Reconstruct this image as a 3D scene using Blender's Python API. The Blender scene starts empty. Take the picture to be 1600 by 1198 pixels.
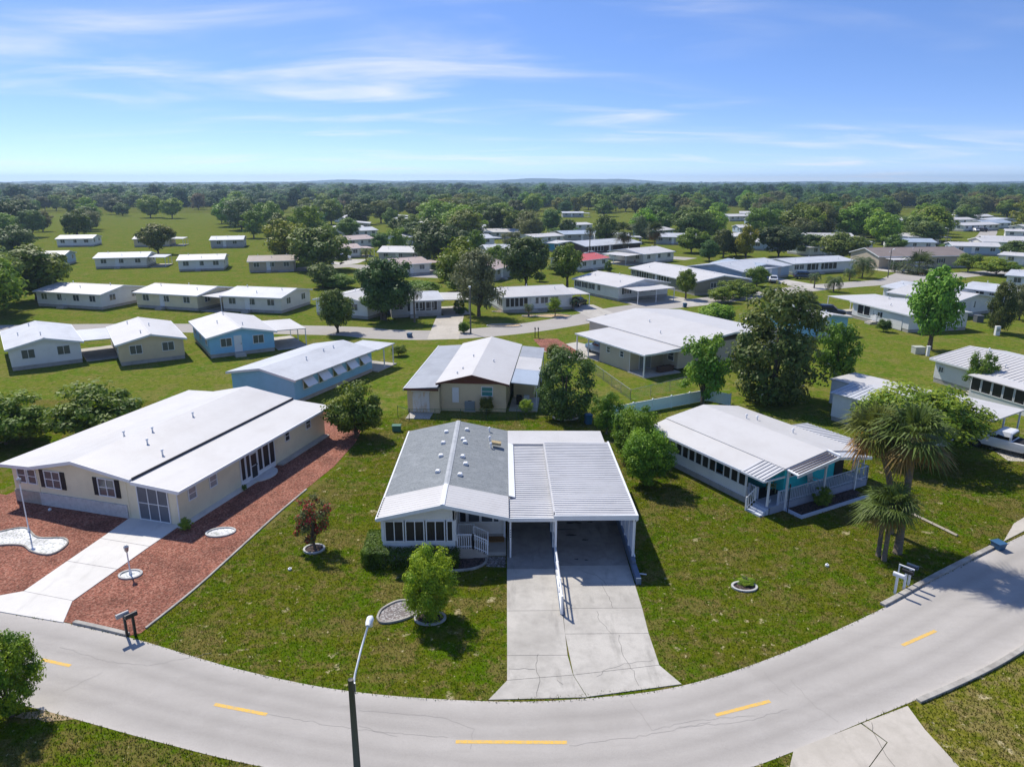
import bpy, math, random, zlib
import numpy as np
from mathutils import Vector, Matrix
random.seed(7); rng = np.random.default_rng(7)
S = bpy.context.scene
C = S.collection
R = math.radians
# ------------------------------------------------------------------ camera
CAM_H, FOC = 20.3, 1110.0            # metres above the ground; focal length for a 1600 px wide frame
PITCH = math.atan(316/FOC); YAW = R(-0.67)
cd = bpy.data.cameras.new('camera'); cam = bpy.data.objects.new('camera', cd); C.objects.link(cam)
cam.location = (0, 0, CAM_H); cam.rotation_euler = (R(90)-PITCH, 0, YAW)
cd.sensor_width = 36; cd.lens = 36*FOC/1600; cd.clip_start = .5; cd.clip_end = 60000
S.camera = cam
# ------------------------------------------------------------------ sky and sun
SUN_EL, SUN_AZ = R(51), R(-36)        # sun behind the houses, to the left
wd = bpy.data.worlds.new('World'); S.world = wd; wd.use_nodes = True
nt = wd.node_tree; nt.nodes.clear()
def wn(t, **k):
    n = nt.nodes.new(t)
    for a, b in k.items(): setattr(n, a, b)
    return n
def wl(a, b): nt.links.new(a, b)
sky = wn('ShaderNodeTexSky', sky_type='NISHITA', sun_disc=False, sun_elevation=SUN_EL, sun_rotation=SUN_AZ,
         altitude=0, air_density=1.0, dust_density=.1, ozone_density=1.0)
hsv = wn('ShaderNodeHueSaturation'); hsv.inputs['Saturation'].default_value = 1.2; hsv.inputs['Value'].default_value = .93
tc0 = wn('ShaderNodeTexCoord'); st0 = wn('ShaderNodeVectorMath', operation='MULTIPLY'); st0.inputs[1].default_value = (1, 1, 2.2); wl(tc0.outputs['Generated'], st0.inputs[0])
nm0 = wn('ShaderNodeVectorMath', operation='NORMALIZE'); ad0 = wn('ShaderNodeVectorMath', operation='ADD'); ad0.inputs[1].default_value = (0, 0, .075); wl(st0.outputs[0], ad0.inputs[0]); wl(ad0.outputs[0], nm0.inputs[0]); wl(nm0.outputs[0], sky.inputs['Vector'])
tn0 = wn('ShaderNodeMix', data_type='RGBA', blend_type='MULTIPLY'); tn0.inputs[0].default_value = 1; tn0.inputs[7].default_value = (.96, .90, 1, 1)
wl(sky.outputs[0], tn0.inputs[6]); wl(tn0.outputs[2], hsv.inputs['Color'])
tc = wn('ShaderNodeTexCoord'); sx = wn('ShaderNodeSeparateXYZ'); wl(tc.outputs['Generated'], sx.inputs[0])
zadd = wn('ShaderNodeMath', operation='ADD'); wl(sx.outputs[2], zadd.inputs[0]); zadd.inputs[1].default_value = .10
zmax = wn('ShaderNodeMath', operation='MAXIMUM'); wl(zadd.outputs[0], zmax.inputs[0]); zmax.inputs[1].default_value = .05
dv = []
for i in (0, 1):
    d = wn('ShaderNodeMath', operation='DIVIDE'); wl(sx.outputs[i], d.inputs[0]); wl(zmax.outputs[0], d.inputs[1]); dv.append(d)
cb = wn('ShaderNodeCombineXYZ'); wl(dv[0].outputs[0], cb.inputs[0]); wl(dv[1].outputs[0], cb.inputs[1])
mp = wn('ShaderNodeMapping'); mp.inputs['Scale'].default_value = (.55, 1.1, 1); mp.inputs['Location'].default_value = (4.1, 1.5, 0); mp.inputs['Rotation'].default_value = (0, 0, R(12))
wl(cb.outputs[0], mp.inputs[0])
n1 = wn('ShaderNodeTexNoise'); n1.inputs['Scale'].default_value = 1.25; n1.inputs['Detail'].default_value = 7; n1.inputs['Roughness'].default_value = .52; n1.inputs['Distortion'].default_value = .5
n2 = wn('ShaderNodeTexNoise'); n2.inputs['Scale'].default_value = .55; n2.inputs['Detail'].default_value = 3
wl(mp.outputs[0], n1.inputs['Vector']); wl(mp.outputs[0], n2.inputs['Vector'])
r1 = wn('ShaderNodeMapRange', interpolation_type='SMOOTHSTEP'); r1.inputs[1].default_value = .42; r1.inputs[2].default_value = .88
r2 = wn('ShaderNodeMapRange', interpolation_type='SMOOTHSTEP'); r2.inputs[1].default_value = .36; r2.inputs[2].default_value = .60
wl(n1.outputs[0], r1.inputs[0]); wl(n2.outputs[0], r2.inputs[0])
mm = wn('ShaderNodeMath', operation='MULTIPLY'); wl(r1.outputs[0], mm.inputs[0]); wl(r2.outputs[0], mm.inputs[1])
mx = wn('ShaderNodeMix', data_type='RGBA'); wl(mm.outputs[0], mx.inputs[0]); wl(hsv.outputs[0], mx.inputs[6]); mx.inputs[7].default_value = (5.6, 5.5, 5.4, 1)
bg = wn('ShaderNodeBackground'); bg.inputs[1].default_value = .135; wl(mx.outputs[2], bg.inputs[0])
wo = wn('ShaderNodeOutputWorld'); wl(bg.outputs[0], wo.inputs[0])
sd = bpy.data.lights.new('sun', 'SUN'); sd.energy = 3.85; sd.angle = R(1.2); sd.color = (1, .94, .835)
sun = bpy.data.objects.new('sun', sd); C.objects.link(sun); sun.location = (-40, 60, 80)
tosun = Vector((math.sin(SUN_AZ)*math.cos(SUN_EL), math.cos(SUN_AZ)*math.cos(SUN_EL), math.sin(SUN_EL)))
sun.rotation_euler = (-tosun).to_track_quat('-Z', 'Y').to_euler()
S.view_settings.view_transform = 'Standard'; S.view_settings.look = 'None'; S.view_settings.gamma = 1
S.view_settings.use_curve_mapping = False; S.view_settings.exposure = 0.52
S.render.engine = 'CYCLES'
S.cycles.max_bounces = 5; S.cycles.diffuse_bounces = 2; S.cycles.glossy_bounces = 2; S.cycles.transmission_bounces = 2; S.cycles.transparent_max_bounces = 4; S.cycles.volume_bounces = 0

# ------------------------------------------------------------------ survey helpers: picture point on a level plane -> ground position
def G(u, v, h=0.0):
    a, b = (u-800)/FOC, (599-v)/FOC
    y = math.cos(PITCH)+b*math.sin(PITCH); z = -math.sin(PITCH)+b*math.cos(PITCH); t = (h-CAM_H)/z
    x, y = a*t, y*t; c, s = math.cos(YAW), math.sin(YAW)
    return (x*c-y*s, x*s+y*c)
def height_at(x, y, v):            # height above ground point (x, y) that is seen on picture row v
    c, s = math.cos(-YAW), math.sin(-YAW); yy = x*s+y*c
    b = (599-v)/FOC; cp, sp = math.cos(PITCH), math.sin(PITCH)
    return CAM_H + yy*(b*cp-sp)/(cp+b*sp)

# ------------------------------------------------------------------ materials
MATS = {}
def mat(name, col, rough=.75, spec=.3, var=(), bump=None, wave=None, coord='Object', metal=0.0, alpha=None, tint=False):
    """var: (noise scale, lo, hi, colour, strength[, stretch]); bump: (noise scale, strength, distance); wave: (axis, period, strength, distance)"""
    if name in MATS: return MATS[name]
    m = bpy.data.materials.new(name); m.use_nodes = True; t = m.node_tree; N = t.nodes; Lk = t.links.new
    p = N['Principled BSDF']; p.inputs['Roughness'].default_value = rough; p.inputs['Specular IOR Level'].default_value = spec; p.inputs['Metallic'].default_value = metal
    if coord == 'World': vec = N.new('ShaderNodeNewGeometry').outputs['Position']
    else: vec = N.new('ShaderNodeTexCoord').outputs['Object']
    cur = N.new('ShaderNodeRGB'); cur.outputs[0].default_value = (*col, 1); cur = cur.outputs[0]
    for v in var:
        nz = N.new('ShaderNodeTexNoise'); nz.inputs['Scale'].default_value = v[0]; nz.inputs['Detail'].default_value = 5; nz.inputs['Roughness'].default_value = .62
        src = vec
        if len(v) > 5:
            q = N.new('ShaderNodeMapping'); q.inputs['Scale'].default_value = v[5]; Lk(vec, q.inputs[0]); src = q.outputs[0]
        Lk(src, nz.inputs['Vector'])
        r = N.new('ShaderNodeMapRange'); r.inputs[1].default_value = v[1]; r.inputs[2].default_value = v[2]; r.inputs[4].default_value = v[4]
        Lk(nz.outputs[0], r.inputs[0])
        x = N.new('ShaderNodeMix'); x.data_type = 'RGBA'; Lk(r.outputs[0], x.inputs[0]); Lk(cur, x.inputs[6]); x.inputs[7].default_value = (*v[3], 1)
        cur = x.outputs[2]
    if tint:
        oi = N.new('ShaderNodeObjectInfo'); x = N.new('ShaderNodeMix'); x.data_type = 'RGBA'; x.blend_type = 'MULTIPLY'; x.inputs[0].default_value = 1
        Lk(cur, x.inputs[6]); Lk(oi.outputs['Color'], x.inputs[7]); cur = x.outputs[2]
    Lk(cur, p.inputs['Base Color'])
    nrm = None
    if wave:
        w = N.new('ShaderNodeTexWave'); w.wave_type = 'BANDS'; w.bands_direction = wave[0]; w.wave_profile = wave[4] if len(wave) > 4 else 'SAW'
        w.inputs['Scale'].default_value = .3142/wave[1]; Lk(vec, w.inputs['Vector'])      # one band per period
        b = N.new('ShaderNodeBump'); b.inputs['Strength'].default_value = wave[2]; b.inputs['Distance'].default_value = wave[3]; Lk(w.outputs['Fac'], b.inputs['Height']); nrm = b
    if bump:
        z = N.new('ShaderNodeTexNoise'); z.inputs['Scale'].default_value = bump[0]; z.inputs['Detail'].default_value = 6; Lk(vec, z.inputs['Vector'])
        b = N.new('ShaderNodeBump'); b.inputs['Strength'].default_value = bump[1]; b.inputs['Distance'].default_value = bump[2]; Lk(z.outputs[0], b.inputs['Height'])
        if nrm: Lk(nrm.outputs[0], b.inputs['Normal'])
        nrm = b
    if nrm: Lk(nrm.outputs[0], p.inputs['Normal'])
    MATS[name] = m
    return m
def siding(name, col, vert=False):
    d = tuple(c*.78 for c in col)
    return mat('siding_'+name, col, .62, .3, var=[(.9, .45, .8, d, .55), (6, .5, .85, d, .3)], wave=('X' if vert else 'Z', .15, .5, .02))
def roofing(name, col, dirt=(.45, .43, .40), amt=.5, wave=None):
    return mat('roof_'+name, col, .5, .35, var=[(.35, .45, .75, dirt, amt*.7), (2.2, .5, .85, dirt, amt*.5), (.8, .5, .8, dirt, amt*.5, (1, .12, 1))], wave=wave, bump=(3, .12, .02))
WHITE = mat('white_paint', (.78, .79, .80), .5, .35, var=[(2.5, .5, .85, (.55, .56, .56), .35)])
TRIM = mat('white_trim', (.74, .76, .78), .45, .4, var=[(1.2, .5, .85, (.5, .52, .54), .35)])
GALV = mat('galvanised', (.42, .43, .44), .45, .5, metal=.6)
BLACKM = mat('black_metal', (.02, .02, .022), .45, .5)
SCREEN = mat('dark_screen', (.012, .013, .018), .35, .45, var=[(.7, .4, .8, (.035, .037, .045), .8)])
GLASS = mat('window_glass', (.06, .075, .09), .08, .7, var=[(.9, .4, .75, (.16, .18, .2), .7)])
GLASSL = mat('curtained_glass', (.33, .35, .36), .15, .6, var=[(.9, .4, .75, (.2, .22, .24), .7)])
SHUT = mat('black_shutter', (.015, .016, .02), .5, .3, wave=('Z', .05, .5, .01))
BLOCK = mat('block_skirting', (.42, .40, .37), .85, .2, var=[(1.5, .45, .75, (.28, .26, .23), .7)], bump=(14, .3, .02))
DARK = mat('dark_rubber', (.018, .018, .02), .8, .2)
BARK = mat('bark', (.16, .125, .095), .95, .1, var=[(5, .4, .7, (.075, .06, .048), .9)], bump=(14, .8, .03))
PALMB = mat('palm_bark', (.20, .165, .125), .95, .1, var=[(4, .4, .7, (.10, .08, .06), .9, (1, 1, 3))], bump=(10, .9, .05))
KERB = mat('kerb_concrete', (.42, .40, .36), .9, .15, var=[(1.4, .4, .7, (.20, .185, .165), .8), (9, .5, .8, (.24, .23, .2), .5)], bump=(20, .4, .015), coord='World')
RINGC = mat('edging_concrete', (.50, .50, .48), .9, .15, var=[(3, .4, .75, (.28, .27, .25), .8)], bump=(18, .4, .015), coord='World')
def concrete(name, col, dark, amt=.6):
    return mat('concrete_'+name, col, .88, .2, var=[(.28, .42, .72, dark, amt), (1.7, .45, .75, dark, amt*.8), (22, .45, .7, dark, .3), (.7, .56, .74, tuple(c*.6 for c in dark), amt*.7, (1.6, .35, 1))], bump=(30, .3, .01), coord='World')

def leafmat(name, transl=.25):
    m = bpy.data.materials.new(name); m.use_nodes = True; t = m.node_tree; N = t.nodes; Lk = t.links.new
    p = N['Principled BSDF']; p.inputs['Roughness'].default_value = .55; p.inputs['Specular IOR Level'].default_value = .25
    a = N.new('ShaderNodeAttribute'); a.attribute_name = 'Col'; oi = N.new('ShaderNodeObjectInfo')
    x = N.new('ShaderNodeMix'); x.data_type = 'RGBA'; x.blend_type = 'MULTIPLY'; x.inputs[0].default_value = 1
    Lk(a.outputs['Color'], x.inputs[6]); Lk(oi.outputs['Color'], x.inputs[7])
    h = N.new('ShaderNodeHueSaturation'); r = N.new('ShaderNodeMapRange'); r.inputs[3].default_value = .74; r.inputs[4].default_value = 1.26; Lk(oi.outputs['Random'], r.inputs[0]); Lk(r.outputs[0], h.inputs['Value'])
    Lk(x.outputs[2], h.inputs['Color']); Lk(h.outputs[0], p.inputs['Base Color'])
    tr = N.new('ShaderNodeBsdfTranslucent'); Lk(h.outputs[0], tr.inputs['Color'])
    ms = N.new('ShaderNodeMixShader'); ms.inputs[0].default_value = transl; Lk(p.outputs[0], ms.inputs[1]); Lk(tr.outputs[0], ms.inputs[2]); Lk(ms.outputs[0], N['Material Output'].inputs[0])
    return m
LEAF = leafmat('leaves', .33)

# ------------------------------------------------------------------ mesh building
class MB:
    def __init__(s): s.v = []; s.f = []
    def add(s, vs, fs):
        n = len(s.v); s.v += [tuple(map(float, q)) for q in vs]; s.f += [tuple(i+n for i in f) for f in fs]; return s
    def box(s, x0, y0, z0, x1, y1, z1):
        return s.add([(x0,y0,z0),(x1,y0,z0),(x1,y1,z0),(x0,y1,z0),(x0,y0,z1),(x1,y0,z1),(x1,y1,z1),(x0,y1,z1)],
                     [(0,3,2,1),(4,5,6,7),(0,1,5,4),(1,2,6,5),(2,3,7,6),(3,0,4,7)])
    def slab(s, pts, t):              # thick quad/polygon: pts counter-clockwise from above, t below
        n = len(pts); a = [tuple(p) for p in pts]; b = [(p[0],p[1],p[2]-t) for p in pts]
        return s.add(a+b, [tuple(range(n)), tuple(range(2*n-1, n-1, -1))]+[(i, i+n, (i+1)%n+n, (i+1)%n) for i in range(n)])
    def prism(s, poly, z0, z1):
        return s.slab([(p[0],p[1],z1) for p in poly], z1-z0)
    def ext(s, poly, axis, a, b):     # extrude a profile; axis 'y': poly (x,z) ; axis 'x': poly (y,z)
        n = len(poly)
        f = (lambda p, q: (p[0], q, p[1])) if axis == 'y' else (lambda p, q: (q, p[0], p[1]))
        fs = [tuple(range(n)), tuple(range(2*n-1, n-1, -1))]+[(i, i+n, (i+1)%n+n, (i+1)%n) for i in range(n)]
        if axis == 'x': fs = [tuple(reversed(q)) for q in fs]
        return s.add([f(p, a) for p in poly]+[f(p, b) for p in poly], fs)
    def tube(s, pts, r, n=8, cap=True):
        pts = [Vector(p) for p in pts]; rs = r if isinstance(r, (list, tuple)) else [r]*len(pts); vs = []; fs = []
        for i, p in enumerate(pts):
            d = (pts[min(i+1, len(pts)-1)]-pts[max(i-1, 0)]).normalized()
            a = d.cross(Vector((0,0,1)) if abs(d.z) < .9 else Vector((1,0,0))).normalized(); b = d.cross(a)
            for k in range(n):
                q = 2*math.pi*k/n; vs.append(p+(a*math.cos(q)+b*math.sin(q))*rs[i])
        for i in range(len(pts)-1):
            for k in range(n): fs.append((i*n+k, i*n+(k+1)%n, (i+1)*n+(k+1)%n, (i+1)*n+k))
        if cap: fs += [tuple(range(n)), tuple(range(len(pts)*n-1, (len(pts)-1)*n-1, -1))]
        return s.add(vs, fs)
    def ring(s, c, rx, ry, w, z0, z1, n=28, rot=0):        # raised edging ring
        o, i = [], []
        for k in range(n):
            q = 2*math.pi*k/n; cs, sn = math.cos(rot), math.sin(rot)
            for L, d in ((o, 0), (i, w)):
                x, y = (rx-d)*math.cos(q), (ry-d)*math.sin(q); L.append((c[0]+x*cs-y*sn, c[1]+x*sn+y*cs))
        vs = [(*p, z0) for p in o]+[(*p, z1) for p in o]+[(*p, z1) for p in i]+[(*p, z0) for p in i]; fs = []
        for k in range(n):
            j = (k+1) % n; fs += [(k, j, n+j, n+k), (n+k, n+j, 2*n+j, 2*n+k), (2*n+k, 2*n+j, 3*n+j, 3*n+k)]
        return s.add(vs, fs)
    def mesh(s, name):
        me = bpy.data.meshes.new(name); me.from_pydata(s.v, [], s.f); me.update(); return me
    def build(s, name, m, parent=None, loc=None, rz=0, bevel=0, smooth=False):
        return link(name, s.mesh(name), m, parent, loc, rz, bevel, smooth)
def link(name, me, m, parent=None, loc=None, rz=0, bevel=0, smooth=False):
    if m is not None and not me.materials: me.materials.append(m)
    o = bpy.data.objects.new(name, me); C.objects.link(o)
    if parent: o.parent = parent
    if loc: o.location = loc
    if rz: o.rotation_euler = (0, 0, rz)
    if bevel:
        b = o.modifiers.new('bevel', 'BEVEL'); b.width = bevel; b.segments = 2; b.limit_method = 'ANGLE'
    if smooth: me.polygons.foreach_set('use_smooth', [True]*len(me.polygons))
    return o
def tag(o, label=None, cat=None, group=None, kind=None):
    for k, v in (('label', label), ('category', cat), ('group', group), ('kind', kind)):
        if v: o[k] = v
    return o
def empty(name, loc, rz=0, label=None, cat=None, group=None):
    o = bpy.data.objects.new(name, None); C.objects.link(o); o.empty_display_size = .3
    o.location = (*loc, 0) if len(loc) == 2 else loc; o.rotation_euler = (0, 0, rz)
    return tag(o, label, cat, group)
def copy_tree(o, parent=None):
    c = o.copy(); C.objects.link(c); c.parent = parent
    for ch in list(o.children): copy_tree(ch, c)
    return c
def struct(name, mb, m, z=None):
    return tag(mb.build(name, m), kind='structure')
def spline(pts, n=8):
    out = []
    P = [pts[0]]+list(pts)+[pts[-1]]
    for i in range(1, len(P)-2):
        for k in range(n):
            t = k/n; a, b, c, d = [np.array(P[i+j], float) for j in (-1, 0, 1, 2)]
            out.append(tuple(.5*((2*b)+(c-a)*t+(2*a-5*b+4*c-d)*t*t+(3*b-a-3*c+d)*t**3)))
    out.append(tuple(pts[-1])); return out
def strip(left, right, z, zr=None):
    mb = MB(); n = min(len(left), len(right))
    vs = [(*left[i], z) for i in range(n)]+[(*right[i], z if zr is None else zr) for i in range(n)]
    return mb.add(vs, [(i, n+i, n+i+1, i+1) for i in range(n-1)])
def ribbon(pts, w, z):                 # flat ribbon along a line
    L, Q = [], []
    for i, p in enumerate(pts):
        a = np.array(pts[max(i-1, 0)]); b = np.array(pts[min(i+1, len(pts)-1)]); d = (b-a)/max(np.linalg.norm(b-a), 1e-6); nrm = np.array((-d[1], d[0]))
        L.append(tuple(np.array(p)+nrm*w/2)); Q.append(tuple(np.array(p)-nrm*w/2))
    return strip(L, Q, z)
def kerb_along(name, pts, w, h, parent=None):
    L, Q = [], []
    for i, p in enumerate(pts):
        a = np.array(pts[max(i-1, 0)]); b = np.array(pts[min(i+1, len(pts)-1)]); d = (b-a)/max(np.linalg.norm(b-a), 1e-6); nrm = np.array((-d[1], d[0]))
        L.append(tuple(np.array(p)+nrm*w)); Q.append(tuple(p))
    mb = MB(); n = len(pts); vs = []
    for i in range(n): vs += [(*Q[i], -.02), (*Q[i], h), (*L[i], h), (*L[i], -.02)]
    fs = []
    for i in range(n-1):
        for k in range(3): fs.append((4*i+k, 4*i+k+1, 4*i+5+k, 4*i+4+k))
    fs += [(0, 3, 2, 1), (4*n-4, 4*n-3, 4*n-2, 4*n-1)]
    mb.add(vs, fs); o = mb.build(name, KERB, parent, bevel=.02)
    if not parent: tag(o, kind='structure')
    return o
# ================================================================== GROUND, ROADS, DRIVES
def lawn_mat(name, base, lush, olive, dry, sand, s_amt, b_amt):
    return mat(name, base, 1.0, .0, coord='World', bump=(9, .4, .05), var=[
        (.06, .42, .58, lush, .8), (.20, .47, .57, olive, .85), (.75, .47, .58, olive, .8), (.30, .515, .59, dry, b_amt*.9), (1.3, .52, .60, dry, b_amt),
        (2.2, .52, .62, tuple(c*.55 for c in lush), .75), (3.6, .55, .63, dry, b_amt*.7), (1.0, .635, .68, sand, s_amt*.8), (3.4, .635, .69, sand, s_amt),
        (9, .46, .62, tuple(c*.5 for c in base), .6), (26, .45, .7, tuple(c*.5 for c in base), .5)])
LAWN = lawn_mat('lawn', (.082, .132, .005), (.072, .140, .003), (.118, .125, .010), (.185, .140, .050), (.50, .42, .25), 1.0, .8)
LUSH = lawn_mat('lush_lawn', (.105, .170, .014), (.085, .155, .010), (.155, .172, .024), (.215, .180, .060), (.42, .36, .22), .5, .75)
SCRUB = lawn_mat('patchy_lawn', (.150, .175, .012), (.125, .180, .008), (.185, .175, .026), (.250, .195, .080), (.58, .49, .31), 1.0, .9)
ASPH = mat('asphalt', (.40, .375, .345), .95, .08, coord='World', bump=(60, .35, .01), var=[
    (.12, .42, .66, (.35, .328, .30), .8), (.55, .45, .72, (.44, .415, .385), .6), (1.2, .5, .75, (.33, .31, .285), .5, (.3, 1.8, 1)), (55, .42, .62, (.26, .245, .225), .5), (7, .6, .78, (.29, .27, .25), .45)])
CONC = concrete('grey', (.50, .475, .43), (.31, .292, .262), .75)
CONCD = concrete('shaded_stained', (.36, .345, .325), (.20, .19, .18), .9)  # slabs under the carport: the roof's shade put into the colour, plus stains
CONCW = concrete('white', (.68, .66, .62), (.55, .53, .49), .5)
CONCT = concrete('tan', (.50, .46, .40), (.36, .33, .28), .7)
YELL = mat('yellow_line', (.72, .44, .075), .8, .2, coord='World', var=[(5, .46, .66, (.50, .38, .2), .8), (24, .5, .68, (.36, .34, .3), .8)])
SOIL = mat('sandy_soil', (.42, .32, .20), .95, .1, coord='World', var=[(2, .4, .7, (.22, .17, .10), .9), (9, .5, .75, (.10, .12, .03), .6)], bump=(14, .5, .03))
def chips(name, cols, scale, bump=.6):
    m = bpy.data.materials.new(name); m.use_nodes = True; t = m.node_tree; N = t.nodes; Lk = t.links.new
    p = N['Principled BSDF']; p.inputs['Roughness'].default_value = .9; p.inputs['Specular IOR Level'].default_value = .15
    g = N.new('ShaderNodeNewGeometry'); v = N.new('ShaderNodeTexVoronoi'); v.inputs['Scale'].default_value = scale; Lk(g.outputs['Position'], v.inputs['Vector'])
    s = N.new('ShaderNodeSeparateColor'); Lk(v.outputs['Color'], s.inputs[0]); r = N.new('ShaderNodeValToRGB'); e = r.color_ramp.elements
    r.color_ramp.interpolation = 'CONSTANT'
    while len(e) < len(cols): e.new(.5)
    for i, c in enumerate(cols): e[i].position = i/len(cols); e[i].color = (*c, 1)
    Lk(s.outputs[0], r.inputs[0])
    nz = N.new('ShaderNodeTexNoise'); nz.inputs['Scale'].default_value = .5; nz.inputs['Detail'].default_value = 6; Lk(g.outputs['Position'], nz.inputs['Vector'])
    mr = N.new('ShaderNodeMapRange'); mr.inputs[1].default_value = .4; mr.inputs[2].default_value = .7; mr.inputs[3].default_value = 1.12; mr.inputs[4].default_value = .72; Lk(nz.outputs[0], mr.inputs[0])
    x = N.new('ShaderNodeHueSaturation'); Lk(r.outputs[0], x.inputs['Color']); Lk(mr.outputs[0], x.inputs['Value']); Lk(x.outputs[0], p.inputs['Base Color'])
    b = N.new('ShaderNodeBump'); b.inputs['Strength'].default_value = bump; b.inputs['Distance'].default_value = .05; b.invert = True; Lk(v.outputs['Distance'], b.inputs['Height']); Lk(b.outputs[0], p.inputs['Normal'])
    return m
LAVA = chips('red_mulch', [(.235, .085, .056), (.305, .125, .084), (.155, .058, .038), (.30, .135, .092), (.26, .10, .068), (.20, .08, .052), (.34, .17, .12), (.13, .055, .037)], 13, .5)
GRAV = chips('grey_gravel', [(.24, .22, .21), (.33, .31, .30), (.16, .145, .14), (.40, .38, .37), (.20, .17, .16)], 13)
WGRAV = chips('white_gravel', [(.72, .72, .71), (.62, .62, .61), (.78, .78, .78), (.52, .53, .52), (.70, .69, .67), (.42, .44, .40)], 11, .4)
MULCH = chips('dark_mulch', [(.055, .042, .040), (.085, .06, .055), (.035, .028, .028), (.12, .085, .075)], 13)
TANG = chips('tan_gravel', [(.55, .40, .24), (.48, .33, .18), (.62, .48, .30), (.40, .27, .15)], 8)

gm = MB(); Q = 14000                      # one sheet to the horizon
gm.add([(-Q, -300, 0), (Q, -300, 0), (Q, Q, 0), (-Q, Q, 0)], [(0, 1, 2, 3)])
struct('ground', gm, LAWN)
HILL = mat('far_hill', (.035, .06, .03), 1.0, 0, coord='World', var=[(.01, .4, .6, (.02, .04, .02), .8)])
hv, hf = [], []; hr_ = random.Random(3)
for i in range(121):
    x = -6600+i*110; z = 20+14*math.sin(i*.11+1.1)+9*math.sin(i*.31)+5*math.sin(i*.83)+hr_.uniform(-2, 2); z = max(z, 12)
    hv += [(x, 6250, -1), (x, 6500, z), (x, 6800, -1)]
for i in range(120):
    for k in range(2): hf.append((3*i+k, 3*i+3+k, 3*i+4+k, 3*i+1+k))
struct('hills', MB().add(hv, hf), HILL)
# --- road in front
far_pts = [(-75, 43), (-55, 39.2), (-40, 35.6), (-31, 32.7), (-24.77, 30.76), (-21.1, 29.82), (-16.94, 28.45), (-11.47, 26.3), (-6.33, 24.86), (-.63, 24.22), (3.4, 24.35), (7.4, 25.05), (11.98, 26.9), (18.13, 30.2), (23.85, 33.75), (31.04, 37.99), (42, 44.2), (60, 54), (90, 69)]
near_pts = [(-77, 36.3), (-57, 32.4), (-42, 28.9), (-33, 27.1), (-26.6, 25.8), (-22.5, 25.0), (-18.7, 24.0), (-13.4, 22.3), (-8.5, 20.9), (-1.2, 19.35), (4.4, 19.5), (8.78, 20.7), (13.72, 22.8), (19.6, 25.4), (23.9, 27.7), (33, 33.1), (44.5, 39.2), (63, 48.5), (93, 63.5)]
FE, NE = spline(far_pts, 8), spline(near_pts, 8)
road = struct('road', strip(FE, NE, .008), ASPH)
ac_ = road.data.attributes.new('across', 'FLOAT', 'POINT'); ac_.data.foreach_set('value', [0.0]*(len(road.data.vertices)//2)+[1.0]*(len(road.data.vertices)//2))
def road_wear(m):                       # worn wheel paths and dusty edges, measured across the carriageway
    m = m.copy(); t = m.node_tree; N = t.nodes; Lk = t.links.new; p = N['Principled BSDF']; src = p.inputs['Base Color'].links[0].from_socket
    a = N.new('ShaderNodeAttribute'); a.attribute_name = 'across'; r = N.new('ShaderNodeValToRGB'); e = r.color_ramp.elements
    st = [(0, 1.16), (.05, 1.05), (.13, .97), (.20, .88), (.28, .98), (.37, .90), (.44, 1.0), (.50, 1.03), (.57, 1.0), (.64, .89), (.72, .98), (.81, .88), (.88, .98), (.95, 1.06), (1, 1.18)]
    while len(e) < len(st): e.new(.5)
    for i, (x, v) in enumerate(st): e[i].position = x; e[i].color = (v/1.25,)*3+(1,)
    nz = N.new('ShaderNodeTexNoise'); nz.inputs['Scale'].default_value = .25; nz.inputs['Detail'].default_value = 5; g = N.new('ShaderNodeNewGeometry'); Lk(g.outputs['Position'], nz.inputs['Vector'])
    mr = N.new('ShaderNodeMapRange'); mr.inputs[3].default_value = -.035; mr.inputs[4].default_value = .035; Lk(nz.outputs[0], mr.inputs[0]); ad = N.new('ShaderNodeMath'); Lk(a.outputs['Fac'], ad.inputs[0]); Lk(mr.outputs[0], ad.inputs[1]); Lk(ad.outputs[0], r.inputs[0])
    x = N.new('ShaderNodeMix'); x.data_type = 'RGBA'; x.blend_type = 'MULTIPLY'; x.inputs[0].default_value = 1; Lk(src, x.inputs[6]); Lk(r.outputs[0], x.inputs[7])
    h = N.new('ShaderNodeHueSaturation'); h.inputs['Value'].default_value = 1.36; Lk(x.outputs[2], h.inputs['Color']); Lk(h.outputs[0], p.inputs['Base Color']); return m
road.data.materials[0] = road_wear(ASPH)
road['label'] = 'curving grey asphalt road in front'
for p, q in (((65, 1030), (110, 1040)), ((335, 1100), (417, 1116)), ((712, 1158.5), (886, 1159.5)), ((1118, 1117), (1203, 1095)), ((1410, 1008), (1462, 985))):
    a, b = np.array(G(*p)), np.array(G(*q)); mid = (a+b)/2
    ribbon([tuple(a), tuple(mid), tuple(b)], .17, .0125).build('lane_dash', YELL, road)
CRK = mat('crack', (.10, .098, .095), .95, .1)
CRK2 = mat('faint_crack', (.275, .262, .245), .95, .1)
def crack(pts, parent, z, w=.025, m=None, seed=0):
    r = random.Random(seed+len(pts)); out = []
    for i in range(len(pts)-1):
        a, b = np.array(pts[i]), np.array(pts[i+1]); n = max(2, int(np.linalg.norm(b-a)/.22))
        for k in range(n): out.append(tuple(a+(b-a)*k/n+np.array((r.uniform(-.05, .05), r.uniform(-.05, .05)))))
    out.append(tuple(pts[-1])); return ribbon(out, w, z).build('crack', m or CRK, parent)
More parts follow.
